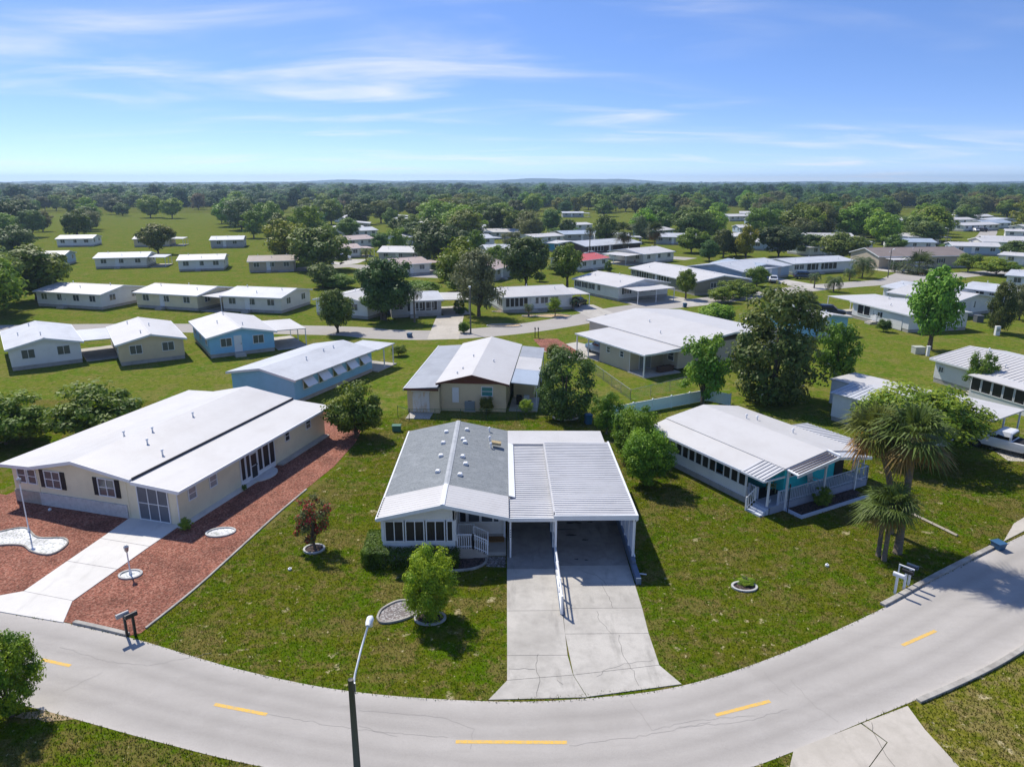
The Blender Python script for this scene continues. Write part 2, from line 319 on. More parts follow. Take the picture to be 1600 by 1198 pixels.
for i, pl in enumerate([[(95, 1010), (160, 1032), (230, 1040), (330, 1020)], [(100, 1080), (160, 1050)], [(560, 1110), (690, 1120), (740, 1140), (735, 1170)], [(560, 1135), (620, 1150)],
        [(985, 1095), (1020, 1140), (1090, 1125), (1180, 1118)], [(1195, 1050), (1215, 1075), (1230, 1085)], [(1235, 1060), (1270, 1100), (1310, 1128)], [(1060, 1135), (1160, 1128), (1230, 1108)],
        [(420, 1116), (560, 1140), (700, 1152)], [(890, 1165), (1000, 1150), (1110, 1128)]]):
    crack([G(*p) for p in pl], road, .0115, .016, CRK2, i)
# kerbs
def off(pts, i0, i1): return pts[i0:i1]
kr = [p for p in FE if 18.3 < p[0] < 29.4]; kerb_along('kerb', kr, .28, .13)
kl = [p for p in FE if -20.9 < p[0] < -17.0]; kerb_along('kerb', kl, .22, .12)
kl2 = [p for p in FE if -60 < p[0] < -26.6]; kerb_along('kerb', kl2, .22, .12)
kn = [p for p in reversed(NE) if 16.4 < p[0] < 60]; kerb_along('kerb', kn, .25, .12)
# sandy verge spots along the near edge
for px in ((88, 1116, 1.5, .35),):
    c = G(px[0], px[1]); mb = MB(); n = 18
    mb.add([(c[0]+px[2]*math.cos(k*.349)*random.uniform(.75, 1.15), c[1]+px[3]*math.sin(k*.349)*random.uniform(.7, 1.2), .004) for k in range(n)], [tuple(range(n))]); struct('bare_soil', mb, SOIL)

# --- front drive of the main house: two lanes of cast slabs
drive = empty('driveway', (0, 25)); tag(drive, 'pale grey double concrete driveway of the front house', kind='structure')
def yv(v): return G(850, v)[1]-25
def lane_z(y): return .03+.17*min(max((y-4.5)/6, 0), 1)
def slabs(pts_l, pts_r, zf):
    for (a, b), (c, d) in zip(zip(pts_l, pts_l[1:]), zip(pts_r, pts_r[1:])):
        g = .012
        P = [(a[0]+g, a[1]+g), (c[0]-g, c[1]+g), (d[0]-g, d[1]-g), (b[0]+g, b[1]-g)]
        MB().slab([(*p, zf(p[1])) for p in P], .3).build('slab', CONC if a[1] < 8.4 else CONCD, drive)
yl = [yv(v) for v in (1024, 955, 892)]; yr = [yv(v) for v in (991, 951, 884)]
slabs([(-.68, -.72), (.08, .45), (.09, yl[0]), (.10, yl[1]), (.12, yl[2]), (.14, 13.8), (.16, 17.5), (.2, 21.4)],
      [(3.35, -.62), (2.92, .75), (2.80, yl[0]), (2.84, yl[1]), (2.78, yl[2]), (2.72, 13.8), (2.72, 17.5), (2.72, 21.4)], lane_z)
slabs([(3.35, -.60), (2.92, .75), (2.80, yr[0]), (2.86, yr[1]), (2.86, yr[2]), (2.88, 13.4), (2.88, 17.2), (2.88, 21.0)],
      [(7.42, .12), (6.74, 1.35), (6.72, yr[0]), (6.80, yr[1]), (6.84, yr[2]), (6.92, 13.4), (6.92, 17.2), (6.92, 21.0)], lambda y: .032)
def dl(pts): return [(G(*p)[0], G(*p)[1]-25) for p in pts]
for i, pl in enumerate([[(838, 1090), (845, 1065), (836, 1045), (841, 1022)], [(940, 912), (950, 930), (957, 950)], [(967, 992), (972, 1025), (990, 1050), (998, 1072)], [(932, 1058), (950, 1045), (985, 1036), (1020, 1032)],
                        [(932, 955), (937, 970), (955, 990)], [(828, 935), (830, 953)], [(910, 893), (935, 900), (948, 915)], [(795, 1045), (836, 1046)], [(870, 1062), (880, 1070)]]):
    P = dl(pl); crack(P, drive, (  .035 if P[0][0] > 2.85 else .036), .015, None, i+20) if P[0][0] > 2.85 or P[0][1] < 4.4 else None
# oil stains under the carport
STAIN = mat('oil_stain', (.055, .053, .05), .6, .3, coord='World')
for (x, y, rx, ry) in ((4.0, 13.2, .3, .1), (4.7, 12.6, .22, .07), (4.2, 14.8, .5, .16), (5.3, 14.9, .22, .1), (4.0, 10.4, .12, .06), (4.55, 10.3, .1, .06), (3.6, 13.9, .7, .05), (5.0, 16.2, .5, .2)):
    mb = MB(); n = 14
    mb.add([(x+rx*math.cos(k*.449)*random.uniform(.6, 1.3), y+ry*math.sin(k*.449)*random.uniform(.5, 1.4), .036) for k in range(n)], [tuple(range(n))]); mb.build('oil_stain', STAIN, drive)
# --- neighbour's red mulch yard and white drive
PZ = [0]
def poly_sheet(name, pts, z, m):
    PZ[0] += 1; z += .0004*PZ[0]; mb = MB(); mb.add([(*p, z) for p in pts], [tuple(range(len(pts)))]); return struct(name, mb, m)
yard = [p for p in FE if -48 < p[0] < -17.0]+[(-17.0, 28.9), (-16.1, 32.5), (-15.4, 36.2), (-14.5, 41), (-13.6, 45), (-12.6, 49), (-12.0, 54), (-12.2, 59), (-16, 62), (-24, 64), (-30, 56), (-33.5, 44.3), (-40, 46), (-48, 47)]
poly_sheet('mulch_yard', [(p[0], p[1]+.03) for p in yard], .012, LAVA)
ed = [(-17.0, 29.3), (-16.1, 32.6), (-15.4, 36.2), (-14.5, 41), (-13.6, 45)]
kerb_along('edging_kerb', list(reversed(spline(ed, 5))), .12, .07)
nd = empty('driveway', (-22, 35)); tag(nd, 'clean white concrete driveway of the cream house', kind='structure')
for q in ([(-27.6, 31.35), (-24.77, 30.72), (-21.1, 29.78), (-21.72, 31.6), (-24.75, 32.5)], [(-24.73, 32.52), (-21.70, 31.62), (-21.05, 34.6), (-24.27, 35.5)], [(-24.26, 35.53), (-21.04, 34.63), (-20.5, 37.1), (-23.85, 38.1)], [(-23.84, 38.13), (-20.49, 37.13), (-19.75, 40.2), (-23.4, 41.3)]):
    MB().slab([(p[0]+22, p[1]-35, .045) for p in q], .06).build('slab', CONCW, nd)
def bed(name, label, c, rx, ry, m, rot=0, cat='flower bed', h=.09, group=None):
    r = empty(name, c, rot, label, cat, group)
    n = 26; mb = MB(); mb.add([((rx-.06)*math.cos(6.2832*k/n), (ry-.06)*math.sin(6.2832*k/n), .03) for k in range(n)], [tuple(range(n))]); mb.build('filling', m, r)
    MB().ring((0, 0), rx, ry, .11, -.01, h, 26).build('edging', RINGC, r); return r
bed('stone_bed', 'round white stone bed around the short yard post beside the white drive', G(204, 898), .62, .5, WGRAV)
bed('stone_bed', 'oval white gravel bed by the corner of the cream house', G(345, 832), .88, .62, WGRAV, R(10))
bed('planting_ring', 'small concrete ring bed alone in the lawn right of the drive', G(1163, 917), .68, .5, MULCH)
bed('planting_ring', 'concrete ring around the red flowering bush', G(491, 858), .62, .58, MULCH)
bed('planting_ring', 'curved concrete ring around the leafy shrub in front of the hedge', G(672, 966), .78, .6, MULCH)
kd = empty('stone_bed', G(45, 845)); tag(kd, 'kidney shaped white gravel bed with the tall yard lamp', 'flower bed')
kp = spline([G(*p) for p in [(-40, 842), (0, 832), (38, 826), (58, 841), (98, 842), (103, 852), (80, 866), (52, 862), (36, 852), (0, 852), (-40, 860), (-40, 842)]], 5)
o0 = kd.location; mb = MB(); mb.add([(p[0]-o0.x, p[1]-o0.y, .04) for p in kp[:-1]], [tuple(range(len(kp)-1))]); mb.build('filling', WGRAV, kd)
e = kerb_along('edging', [(p[0]-o0.x, p[1]-o0.y) for p in kp], .1, .10, kd)
gb = empty('gravel_bed', G(622, 955)); tag(gb, 'teardrop grey gravel bed left of the leafy shrub', 'flower bed')
gp = spline([G(*p) for p in [(588, 966), (596, 952), (622, 939), (648, 940), (660, 952), (640, 966), (612, 974), (594, 974), (588, 966)]], 5)
o0 = gb.location; mb = MB(); mb.add([(p[0]-o0.x, p[1]-o0.y, .04) for p in gp[:-1]], [tuple(range(len(gp)-1))]); mb.build('filling', GRAV, gb)
kerb_along('edging', [(p[0]-o0.x, p[1]-o0.y) for p in reversed(gp)], .11, .11, gb)
mbd = empty('mulch_bed', (-2.2, 35.2)); tag(mbd, 'dark mulch bed with pale kerb between hedge and front steps', 'flower bed')
mp_ = spline([(-3.4, 34.3), (-2.6, 34.3), (-1.7, 34.5), (-1.15, 35.0), (-1.1, 35.6), (-1.3, 36.0)], 5); o0 = mbd.location
mb = MB(); mb.add([(p[0]-o0.x, p[1]-o0.y, .03) for p in mp_]+[(-3.4+2.2, .8, .03)], [tuple(range(len(mp_)+1))]); mb.build('filling', MULCH, mbd)
kerb_along('edging', [(p[0]-o0.x, p[1]-o0.y) for p in reversed(mp_)], .13, .11, mbd)
poly_sheet('stony_soil', [(-1.0, 34.7), (.05, 34.6), (.05, 35.75), (-1.05, 35.75)], .012, GRAV)
# opposite drive at lower right, further drives on the right
od = empty('driveway', G(1360, 1160)); tag(od, 'tan concrete driveway apron at the lower right corner', kind='structure'); o0 = od.location
for q in ([(1240, 1172), (1345, 1131), (1385, 1160), (1345, 1215), (1230, 1215)], [(1347, 1130), (1418, 1103), (1445, 1140), (1500, 1200), (1510, 1215), (1347, 1215), (1387, 1160)]):
    MB().slab([(G(*p)[0]-o0.x, G(*p)[1]-o0.y, .03) for p in reversed(q)], .05).build('slab', CONCT, od)
crack([(G(*p)[0]-o0.x, G(*p)[1]-o0.y) for p in [(1362, 1128), (1366, 1150), (1378, 1170), (1398, 1198)]], od, .034, .018)
poly_sheet('near_verge', [p for p in reversed(NE) if 16.3 < p[0] < 60 and p[0] > 16.3]+[(16.4, 23.5), (14, 12), (50, 12), (62, 40)], .004, SCRUB)
# right neighbour: parking pad and walk
pd = empty('driveway', G(1590, 850)); tag(pd, 'short pale drive by the kerb at the right edge', kind='structure'); o0 = pd.location
MB().slab([(p[0]-o0.x, p[1]-o0.y, .03) for p in [G(1568, 846), G(1650, 804), G(1640, 785), G(1584, 818)]], .05).build('slab', CONCT, pd)
# second road and its drives
def gl(L): return [G(*p) for p in L]
r2 = spline([(-120, 96), (-60, 101)]+gl([(500, 516), (600, 522), (690, 523), (800, 515), (900, 500), (985, 483), (1090, 472), (1200, 458), (1300, 447), (1420, 438)])+[(112, 163), (150, 172)], 8)
o = struct('back_road', ribbon(r2, 6.2, .010), ASPH); o['label'] = 'grey road running behind the houses'
r3 = spline(gl([(1195, 462), (1270, 430), (1210, 412), (1130, 396)]), 8)
def ribbon_road(name, pts, w, m=None, z=.012, label=None):
    o = struct(name, ribbon(spline(gl(pts), 6), w, z), m or ASPH)
    if label: o['label'] = label
ribbon_road('side_road', [(1395, 440), (1460, 412), (1520, 385), (1545, 360), (1525, 346)], 6, label='side road bending away to the far right')
ribbon_road('side_road', [(430, 424), (505, 418), (560, 416), (620, 428), (700, 432)], 6, label='side road at the far left behind the cedar')
ribbon_road('side_road', [(880, 402), (960, 397), (1040, 402), (1080, 405)], 7, label='pale lane in front of the far dark house')
for nm, L_, w, m, lb in (('driveway', [(692, 530), (699, 508), (704, 493)], 4.2, CONCT, 'stained drive up to the grey roofed house'),
        ('driveway', [(955, 500), (930, 488), (905, 477)], 5, CONC, 'drive of the white house with the garden beds'),
        ('driveway', [(1098, 477), (1060, 468), (1010, 461)], 4.5, CONC, 'drive of the white house with black shutters'),
        ('driveway', [(870, 540), (905, 549), (935, 556)], 7, CONC, 'wide drive of the beige house beyond the fence'),
        ('driveway', [(1290, 452), (1240, 443), (1190, 434)], 6, CONC, 'drive of the pale blue gabled house'),
        ('driveway', [(1175, 468), (1120, 455), (1085, 447)], 4, CONCT, 'sandy drive of the olive house'),
        ('driveway', [(1450, 415), (1420, 425), (1370, 420)], 5, CONC, 'drive of the brown roofed house'),
        ('driveway', [(560, 405), (540, 412), (510, 410)], 5, CONC, 'drive of the far left pink roofed house'),
        ('driveway', [(1620, 722), (1585, 700), (1555, 692)], 4, CONCT, 'drive below the white pickup truck')):
    ribbon_road(nm, L_, w, m, .016, lb)
# lush lawns behind the front row of lots
bl_ = spline([(-320, 66), (-45, 66), (-13, 60.5), (9, 60.2), (13, 56.5), (24, 55), (33, 50), (45, 50), (62, 58), (330, 190)], 6)
poly_sheet('back_lawn', bl_+[(420, 480), (-420, 480)], .004, LUSH)
# ================================================================== HOUSE KIT
CACHE = {}
def cached(key, fn):
    if key not in CACHE: CACHE[key] = fn()
    return CACHE[key]
SIDES = {'F': 0, 'R': math.pi/2, 'B': math.pi, 'L': -math.pi/2}
def put(o, side, W, L, pos, z, d=0):
    o.rotation_euler = (0, 0, SIDES[side])
    o.location = {'F': (pos, -d, z), 'R': (W+d, pos, z), 'B': (pos, L+d, z), 'L': (-d, pos, z)}[side]
def frame_mesh(w, h, nx, nz, b=.06, d=.06):
    m = MB(); x = w/2
    m.box(-x-b, -d, -b, x+b, .01, 0); m.box(-x-b, -d, h, x+b, .01, h+b); m.box(-x-b, -d, 0, -x, .01, h); m.box(x, -d, 0, x+b, .01, h)
    for i in range(1, nx): m.box(-x+w*i/nx-b*.4, -d*.8, 0, -x+w*i/nx+b*.4, .01, h)
    for i in range(1, nz): m.box(-x, -d*.7, h*i/nz-b*.35, x, .01, h*i/nz+b*.35)
    return m.mesh('window')
def pane_mesh(w, h, m): q = MB().box(-w/2, -.02, 0, w/2, -.008, h).mesh('pane'); q.materials.append(m); return q
def window(root, side, W, L, pos, z, w=1.0, h=1.1, nx=1, nz=2, glass=None, frame=None, shutters=False, name='window', label=None, d=0):
    glass = glass or GLASS; frame = frame or WHITE
    o = link(name, cached(('wf', w, h, nx, nz, frame.name), lambda: frame_mesh(w, h, nx, nz)), frame, root); put(o, side, W, L, pos, z, d)
    for i in range(nx):
        pw = w/nx
        p = link('pane', cached(('wp', round(pw, 3), h, glass.name), lambda: pane_mesh(pw, h, glass)), glass, o, (-w/2+pw*(i+.5), 0, 0))
    if shutters:
        for s in (-1, 1): link('shutter', cached(('sh', h), lambda: MB().box(-.17, -.05, -.05, .17, .005, h+.05).mesh('shutter')), SHUT, o, (s*(w/2+.25), 0, 0))
    if label: o['label'] = label
    return o
def door(root, side, W, L, pos, z, w=.9, h=2.0, m=None, d=0):
    m = m or WHITE
    def mk():
        q = MB(); q.box(-w/2, -.05, 0, w/2, .01, h); q.box(-w/2+.12, -.07, .15, w/2-.12, -.05, h*.42); q.box(-w/2+.12, -.07, h*.5, w/2-.12, -.05, h-.12); return q.mesh('door')
    o = link('door', cached(('door', w, h, m.name), mk), m, root); put(o, side, W, L, pos, z, d)
    link('handle', cached('handle', lambda: MB().box(-.03, -.12, -.05, .03, -.05, .05).mesh('handle')), BLACKM, o, (w/2-.12, 0, .95)); return o
def post(root, x, y, z0, z1, t=.08, m=None, name='post'):
    return MB().box(-t/2, -t/2, 0, t/2, t/2, z1-z0).build(name, m or WHITE, root, (x, y, z0))
def ribs(mb, u0, u1, w0, w1, zf, step, rh=.045, rw=.06, along='u'):
    if along == 'u':
        w = w0+step/2
        while w < w1:
            mb.slab([(u0, w, zf(u0, w)+rh), (u1, w, zf(u1, w)+rh), (u1, w+rw, zf(u1, w+rw)+rh), (u0, w+rw, zf(u0, w+rw)+rh)], rh+.005); w += step
    else:
        u = u0+step/2
        while u < u1:
            mb.slab([(u, w0, zf(u, w0)+rh), (u+rw, w0, zf(u+rw, w0)+rh), (u+rw, w1, zf(u+rw, w1)+rh), (u, w1, zf(u, w1)+rh)], rh+.005); u += step
def panel(u0, u1, w0, w1, zf, t=.1):
    return MB().slab([(u0, w0, zf(u0, w0)), (u1, w0, zf(u1, w0)), (u1, w1, zf(u1, w1)), (u0, w1, zf(u0, w1))], t)
def railing(root, a, b, z0, h=.95, step=.14, m=None, name='railing'):
    a, b = Vector(a), Vector(b); Ln = (b-a).length; n = max(1, int(Ln/step)); mb = MB()
    mb.tube([a+Vector((0, 0, z0+h)), b+Vector((0, 0, z0+h))], .04, 4); mb.tube([a+Vector((0, 0, z0+.12)), b+Vector((0, 0, z0+.12))], .03, 4)
    for i in range(n+1):
        p = a+(b-a)*i/n; r = .045 if i in (0, n) else .018
        mb.box(p.x-r, p.y-r, p.z+z0, p.x+r, p.y+r, p.z+z0+h+(0.05 if r > .04 else 0))
    return mb.build(name, m or WHITE, root)
def gable_roof(root, W, L, h, rise, roof, ov=.3, ovw=.35, t=.12, ridge='w', u0=0, w0=0, cap=True, fascia=None):
    """gable roof over u0..u0+W, w0..w0+L; ridge along w (depth) or u (front)"""
    mb = MB()
    if ridge == 'w':
        k = rise/(W/2); mid = u0+W/2; zr = h+rise; ze = h-ov*k; a, b = w0-ovw, w0+L+ovw
        mb.slab([(u0-ov, a, ze), (mid, a, zr), (mid, b, zr), (u0-ov, b, ze)], t); mb.slab([(mid, a, zr), (u0+W+ov, a, ze), (u0+W+ov, b, ze), (mid, b, zr)], t)
    else:
        k = rise/(L/2); mid = w0+L/2; zr = h+rise; ze = h-ov*k; a, b = u0-ovw, u0+W+ovw
        mb.slab([(a, w0-ov, ze), (b, w0-ov, ze), (b, mid, zr), (a, mid, zr)], t); mb.slab([(a, mid, zr), (b, mid, zr), (b, w0+L+ov, ze), (a, w0+L+ov, ze)], t)
    o = mb.build('roof', roof, root)
    if cap:
        c = MB()
        if ridge == 'w': c.slab([(mid-.14, a, zr+.0), (mid, a, zr+.035), (mid+.14, a, zr), (mid+.14, b, zr), (mid, b, zr+.035), (mid-.14, b, zr)], .06)
        else: c.slab([(a, mid-.14, zr), (b, mid-.14, zr), (b, mid, zr+.035), (b, mid+.14, zr), (a, mid+.14, zr), (a, mid, zr+.035)], .06)
        c.build('ridge_cap', roof, o)
    f = MB()
    if ridge == 'w':
        for y0, y1 in ((a-.03, a), (b, b+.03)):
            f.add([(u0-ov, y0, ze+.01), (mid, y0, zr+.01), (u0+W+ov, y0, ze+.01), (u0+W+ov, y0, ze-.2), (mid, y0, zr-.2), (u0-ov, y0, ze-.2)]+[(u0-ov, y1, ze+.01), (mid, y1, zr+.01), (u0+W+ov, y1, ze+.01), (u0+W+ov, y1, ze-.2), (mid, y1, zr-.2), (u0-ov, y1, ze-.2)],
                  [(0, 1, 4, 5), (1, 2, 3, 4), (7, 6, 11, 10), (8, 7, 10, 9), (0, 6, 7, 1), (1, 7, 8, 2), (5, 4, 10, 11), (4, 3, 9, 10)])
        f.box(u0-ov-.05, a, ze-.18, u0-ov, b, ze+.01); f.box(u0+W+ov, a, ze-.18, u0+W+ov+.05, b, ze+.01)
    else:
        f.box(a, w0-ov-.05, ze-.18, b, w0-ov, ze+.01); f.box(a, w0+L+ov, ze-.18, b, w0+L+ov+.05, ze+.01)
        for x0, x1 in ((a-.03, a), (b, b+.03)):
            f.add([(x, y, z) for x in (x0, x1) for y, z in ((w0-ov, ze+.01), (mid, zr+.01), (w0+L+ov, ze+.01), (w0+L+ov, ze-.2), (mid, zr-.2), (w0-ov, ze-.2))],
                  [(0, 1, 4, 5), (1, 2, 3, 4), (7, 6, 11, 10), (8, 7, 10, 9), (0, 6, 7, 1), (1, 7, 8, 2), (5, 4, 10, 11), (4, 3, 9, 10)])
    f.build('fascia', fascia or TRIM, o); return o
def gable_wall(root, W, L, h, rise, wall, z0=.45, ridge='w', u0=0, w0=0, name='wall'):
    r = max(rise-.12, .02); mb = MB()
    if ridge == 'w': mb.ext([(u0, z0), (u0+W, z0), (u0+W, h-.1), (u0+W/2, h-.1+r), (u0, h-.1)], 'y', w0, w0+L)
    else: mb.ext([(w0, z0), (w0+L, z0), (w0+L, h-.1), (w0+L/2, h-.1+r), (w0, h-.1)], 'x', u0, u0+W)
    return mb.build(name, wall, root)
def skirting(root, W, L, z1=.45, u0=0, w0=0, m=None):
    return MB().box(u0+.03, w0+.03, -.05, u0+W-.03, w0+L-.03, z1+.02).build('skirting', m or BLOCK, root)
PIPE = lambda: MB().tube([(0, 0, -.1), (0, 0, .28)], .055, 8).tube([(0, 0, .28), (0, 0, .36)], [.11, .06], 8).mesh('roof_vent')
def vent(root, x, y, z, m=None): return link('roof_vent', cached('pipe', PIPE), m or GALV, root, (x, y, z))

def house(label, p1, p2, L, wall, roof, h=2.6, rise=.75, ridge='w', z0=.45, ov=.35, wins=None, carport=None, doors=(), screens=(), detail=2, vents=0, name='mobile_home', group=None, porch=None, ang=None, W=None, fascia=None, skirt=None):
    """p1 -> p2: picture points of the front wall's foot, left to right; L: depth"""
    a, b = np.array(G(*p1)), np.array(G(*p2)); d = b-a
    W = W or float(np.linalg.norm(d)); an = math.atan2(d[1], d[0]) if ang is None else ang
    root = empty(name, tuple(a), an, label, 'house', group)
    HOUSES.append((tuple(a), an, W, L, carport))
    gable_wall(root, W, L, h, rise, wall, z0, ridge); skirting(root, W, L, z0, m=skirt)
    ro = gable_roof(root, W, L, h, rise, roof, ov, .35, ridge=ridge, fascia=fascia)
    if wins is None:
        wins = []
        for sd, n in (('F', max(1, int(W/3.2))), ('R', max(1, int(L/3.6))), ('L', max(1, int(L/3.6)))):
            S_ = W if sd == 'F' else L
            for i in range(n): wins.append((sd, S_*(i+.5)/n))
    for q in wins:
        sd, pos = q[:2]; k = q[2] if len(q) > 2 else {}
        window(root, sd, W, L, pos, k.pop('z', 1.25) if 'z' in k else 1.25, **{**dict(w=1.2, h=.95, nx=2, nz=1), **k})
    for sd, s0, s1, n in screens:
        for i in range(n):
            w_ = (s1-s0)/n; window(root, sd, W, L, s0+w_*(i+.5), .95, w=round(w_-.16, 2), h=1.45, nx=1, nz=1, glass=SCREEN, name='screen_window', d=.01)
    if not doors and W > 7: doors = [('F', round(W*.43, 2))]
    for sd, pos in doors:
        door(root, sd, W, L, pos, z0)
        if sd == 'F': MB().box(pos-.6, -.9, 0, pos+.6, -.06, z0-.05).box(pos-.6, -1.2, 0, pos+.6, -.9, z0*.5).build('entry_steps', CONC, root)
    vents = vents or 3
    for i in range(vents):
        t = (i+.5)/vents
        f_ = .18+.5*((i*7+int(W*10)) % 5)/5
        if ridge == 'w': vent(root, W*f_, L*t, h+rise*(1-abs(f_-.5)*2))
        else: vent(root, W*t, L*f_, h+rise*(1-abs(f_-.5)*2))
    if carport:
        sd, cw, s0, s1 = carport[:4]; ch = carport[4] if len(carport) > 4 else h-.12
        if sd == 'R': zf = lambda u, w: ch-.06*(u-W)/max(cw, .1)*2; u0, u1, w0, w1 = W+ov+.06, W+cw, s0, s1
        elif sd == 'L': zf = lambda u, w: ch-.06*(-u)/max(cw, .1)*2; u0, u1, w0, w1 = -cw, -ov-.06, s0, s1
        else: zf = lambda u, w: ch-.04*(-w)/max(cw, .1)*2; u0, u1, w0, w1 = s0, s1, -cw, -ov-.06
        cr = panel(u0, u1, w0, w1, zf, .1).build('carport_roof', carport[5] if len(carport) > 5 else roof, root)
        ps = {'R': [(u1-.1, w0+.1), (u1-.1, (w0+w1)/2), (u1-.1, w1-.1)], 'L': [(u0+.1, w0+.1), (u0+.1, (w0+w1)/2), (u0+.1, w1-.1)], 'F': [(u0+.1, w0+.1), ((u0+u1)/2, w0+.1), (u1-.1, w0+.1)]}[sd]
        for (x, y) in ps: post(root, x, y, 0, ch-.2, .1)
        MB().box(u0, w0-.5, -.03, u1, w1, .03).build('floor_slab', CONC, root)
    return root
HOUSES = []
# ---- wall and roof materials
CREAM = siding('cream', (.82, .74, .53)); OFFW = siding('offwhite', (.76, .74, .69)); PWHITE = siding('white', (.80, .80, .80)); TURQ = siding('turquoise', (.04, .74, .78))
TAN = siding('tan', (.68, .57, .38)); BEIGE = siding('beige', (.56, .50, .41)); LBLUE = siding('lightblue', (.28, .58, .82)); OLIVE = siding('olive', (.27, .27, .21))
PBLUE = siding('paleblue', (.42, .52, .64)); BROWNW = siding('brown', (.06, .045, .04)); GREYW = siding('grey', (.45, .46, .47)); SANDW = siding('sand', (.50, .43, .34)); BLUEW = siding('deep_blue', (.05, .30, .48))
WROOF = roofing('white', (.54, .53, .52), (.42, .40, .38), .6); WROOF2 = roofing('white_aged', (.53, .52, .51), (.38, .37, .35), .55); GROOF = roofing('grey', (.34, .36, .39), (.22, .23, .25), .8)
LGROOF = roofing('light_grey', (.50, .52, .55), (.33, .34, .36), .8); BROOF = roofing('brown_shingle', (.25, .20, .165), (.16, .13, .11), .8); PROOF = roofing('pink_shingle', (.42, .33, .29), (.3, .24, .21), .8)
RROOF = roofing('red', (.52, .09, .08), (.35, .09, .08), .6); BLROOF = roofing('blue_grey', (.36, .42, .50), (.24, .28, .33), .7)
SHING = mat('grey_shingle', (.225, .245, .252), .95, .08, var=[(.5, .42, .62, (.20, .218, .23), .8), (3, .45, .62, (.14, .155, .165), .8, (.6, 3, 1)), (9, .42, .62, (.33, .35, .36), .7, (1.2, 2.5, 1)), (.9, .55, .7, (.34, .36, .37), .5)], wave=('Y', .19, .5, .03), bump=(20, .7, .02))
PANR = mat('aged_pan_roof', (.54, .54, .55), .55, .3, var=[(.35, .42, .66, (.45, .455, .465), .75), (1.1, .45, .68, (.60, .60, .61), .6, (.35, 1, 1)), (2.5, .54, .72, (.32, .32, .33), .5, (.25, 1.5, 1))], bump=(4, .12, .02))
BWALL = mat('painted_block', (.155, .20, .275), .85, .2, var=[(1.2, .4, .75, (.10, .13, .18), .7), (8, .5, .8, (.22, .27, .34), .5)], bump=(10, .4, .02))

# ================================================================== THE FRONT HOUSE (grey roof, double carport)
mh = empty('mobile_home', (0, 35), 0, 'front house with grey shingle roof, white front porch and double carport', 'house')
HOUSES.append(((-7, 35), 0, 14.2, 14.2, None))
ER, EE = 3.50, 2.72; UL, UR, UM = -6.92, .24, -3.34
zr_ = lambda u, w: ER-(ER-EE)*abs(u-UM)/3.58
MB().ext([(-6.6, .0), (.0, .0), (.0, 2.58), (UM, 3.34), (-6.6, 2.58)], 'y', 2.7, 13.85).build('wall', OFFW, mh)
MB().box(-6.63, 2.66, -.05, .03, 13.88, .42).build('skirting', BLOCK, mh)
for nm, u0, u1 in (('roof', UL, UM), ('roof', UM, UR)):
    panel(u0, u1, 2.55, 14.12, zr_, .12).build(nm, SHING, mh)
MB().slab([(UM-.16, 2.56, ER+.0), (UM, 2.56, ER+.04), (UM+.16, 2.56, ER), (UM+.16, 14.12, ER), (UM, 14.12, ER+.04), (UM-.16, 14.12, ER)], .07).build('ridge_cap', mat('pale_ridge', (.42, .44, .46), .9, .15, var=[(3, .4, .7, (.30, .32, .34), .8)]), mh)
zw = lambda u, w: zr_(u, w)+.045
for u0, u1 in ((UL, UM), (UM, UR)):
    mb = panel(u0, u1, .04, 2.75, zw, .10); ribs(mb, min(u0, u1), max(u0, u1), .04, 2.7, zw, .30, .008, .03)
    mb.build('front_roof', WROOF, mh)
MB().slab([(UM-.12, .02, ER+.065), (UM, .02, ER+.1), (UM+.12, .02, ER+.065), (UM+.12, 2.78, ER+.065), (UM, 2.78, ER+.1), (UM-.12, 2.78, ER+.065)], .04).build('ridge_cap', WHITE, mh)
fb = MB(); fb.add([(u, w, z+q) for w in (.0, .04) for u, z in ((UL, EE), (UM, ER), (UR, EE)) for q in (.06, -.15)],
    [(1, 3, 2, 0), (3, 5, 4, 2), (7, 6, 8, 9), (9, 8, 10, 11), (0, 2, 8, 6), (2, 4, 10, 8), (1, 7, 9, 3), (3, 9, 11, 5), (0, 6, 7, 1), (4, 5, 11, 10)])
fb.build('fascia', TRIM, mh)
MB().box(UL-.09, .05, EE-.13, UL-.005, 14.12, EE+.0).build('gutter', TRIM, mh)
pe_ = MB().box(-.035, -.06, 0, .035, .06, .075).mesh('pan_end')
for i in range(9): link('pan_end', pe_, BLACKM, mh, (UL+.015, .31+i*.28, EE))
# screened room
fr = MB(); u0, u1, w0 = -6.72, -2.72, .38
fr.ext([(u0, 2.46), (u1, 2.46), (u1, 3.18), (UM, 3.30), (u0, 2.62)], 'y', w0, w0+.12); fr.build('gable_panel', OFFW, mh)
MB().box(u0, w0+.002, -.05, u1, w0+.11, 1.2).build('porch_base', TRIM, mh)
MB().box(u0, w0+.11, -.05, u0+.12, 2.7, 1.2).build('porch_base', TRIM, mh); MB().box(u0, w0+.125, 2.46, u0+.12, 2.7, 2.6).build('porch_header', TRIM, mh)
MB().box(u1-.12, w0+.11, -.05, u1, 2.7, 1.2).build('porch_base', OFFW, mh); MB().box(u1-.12, w0+.125, 2.45, u1, 2.7, 3.15).build('porch_header', OFFW, mh)
for (a, b, n) in ((-6.55, -5.55, 2), (-5.42, -4.42, 2), (-4.29, -3.29, 2), (-3.16, -2.84, 1)):
    window(mh, 'F', 0, 0, (a+b)/2, 1.25, w=round(b-a-.06, 2), h=1.16, nx=n, nz=1, glass=SCREEN, name='screen_window', d=-w0)
post(mh, u0+.06, w0+.05, 1.2, 2.5, .1); post(mh, u1-.06, w0+.05, 1.2, 3.1, .1)
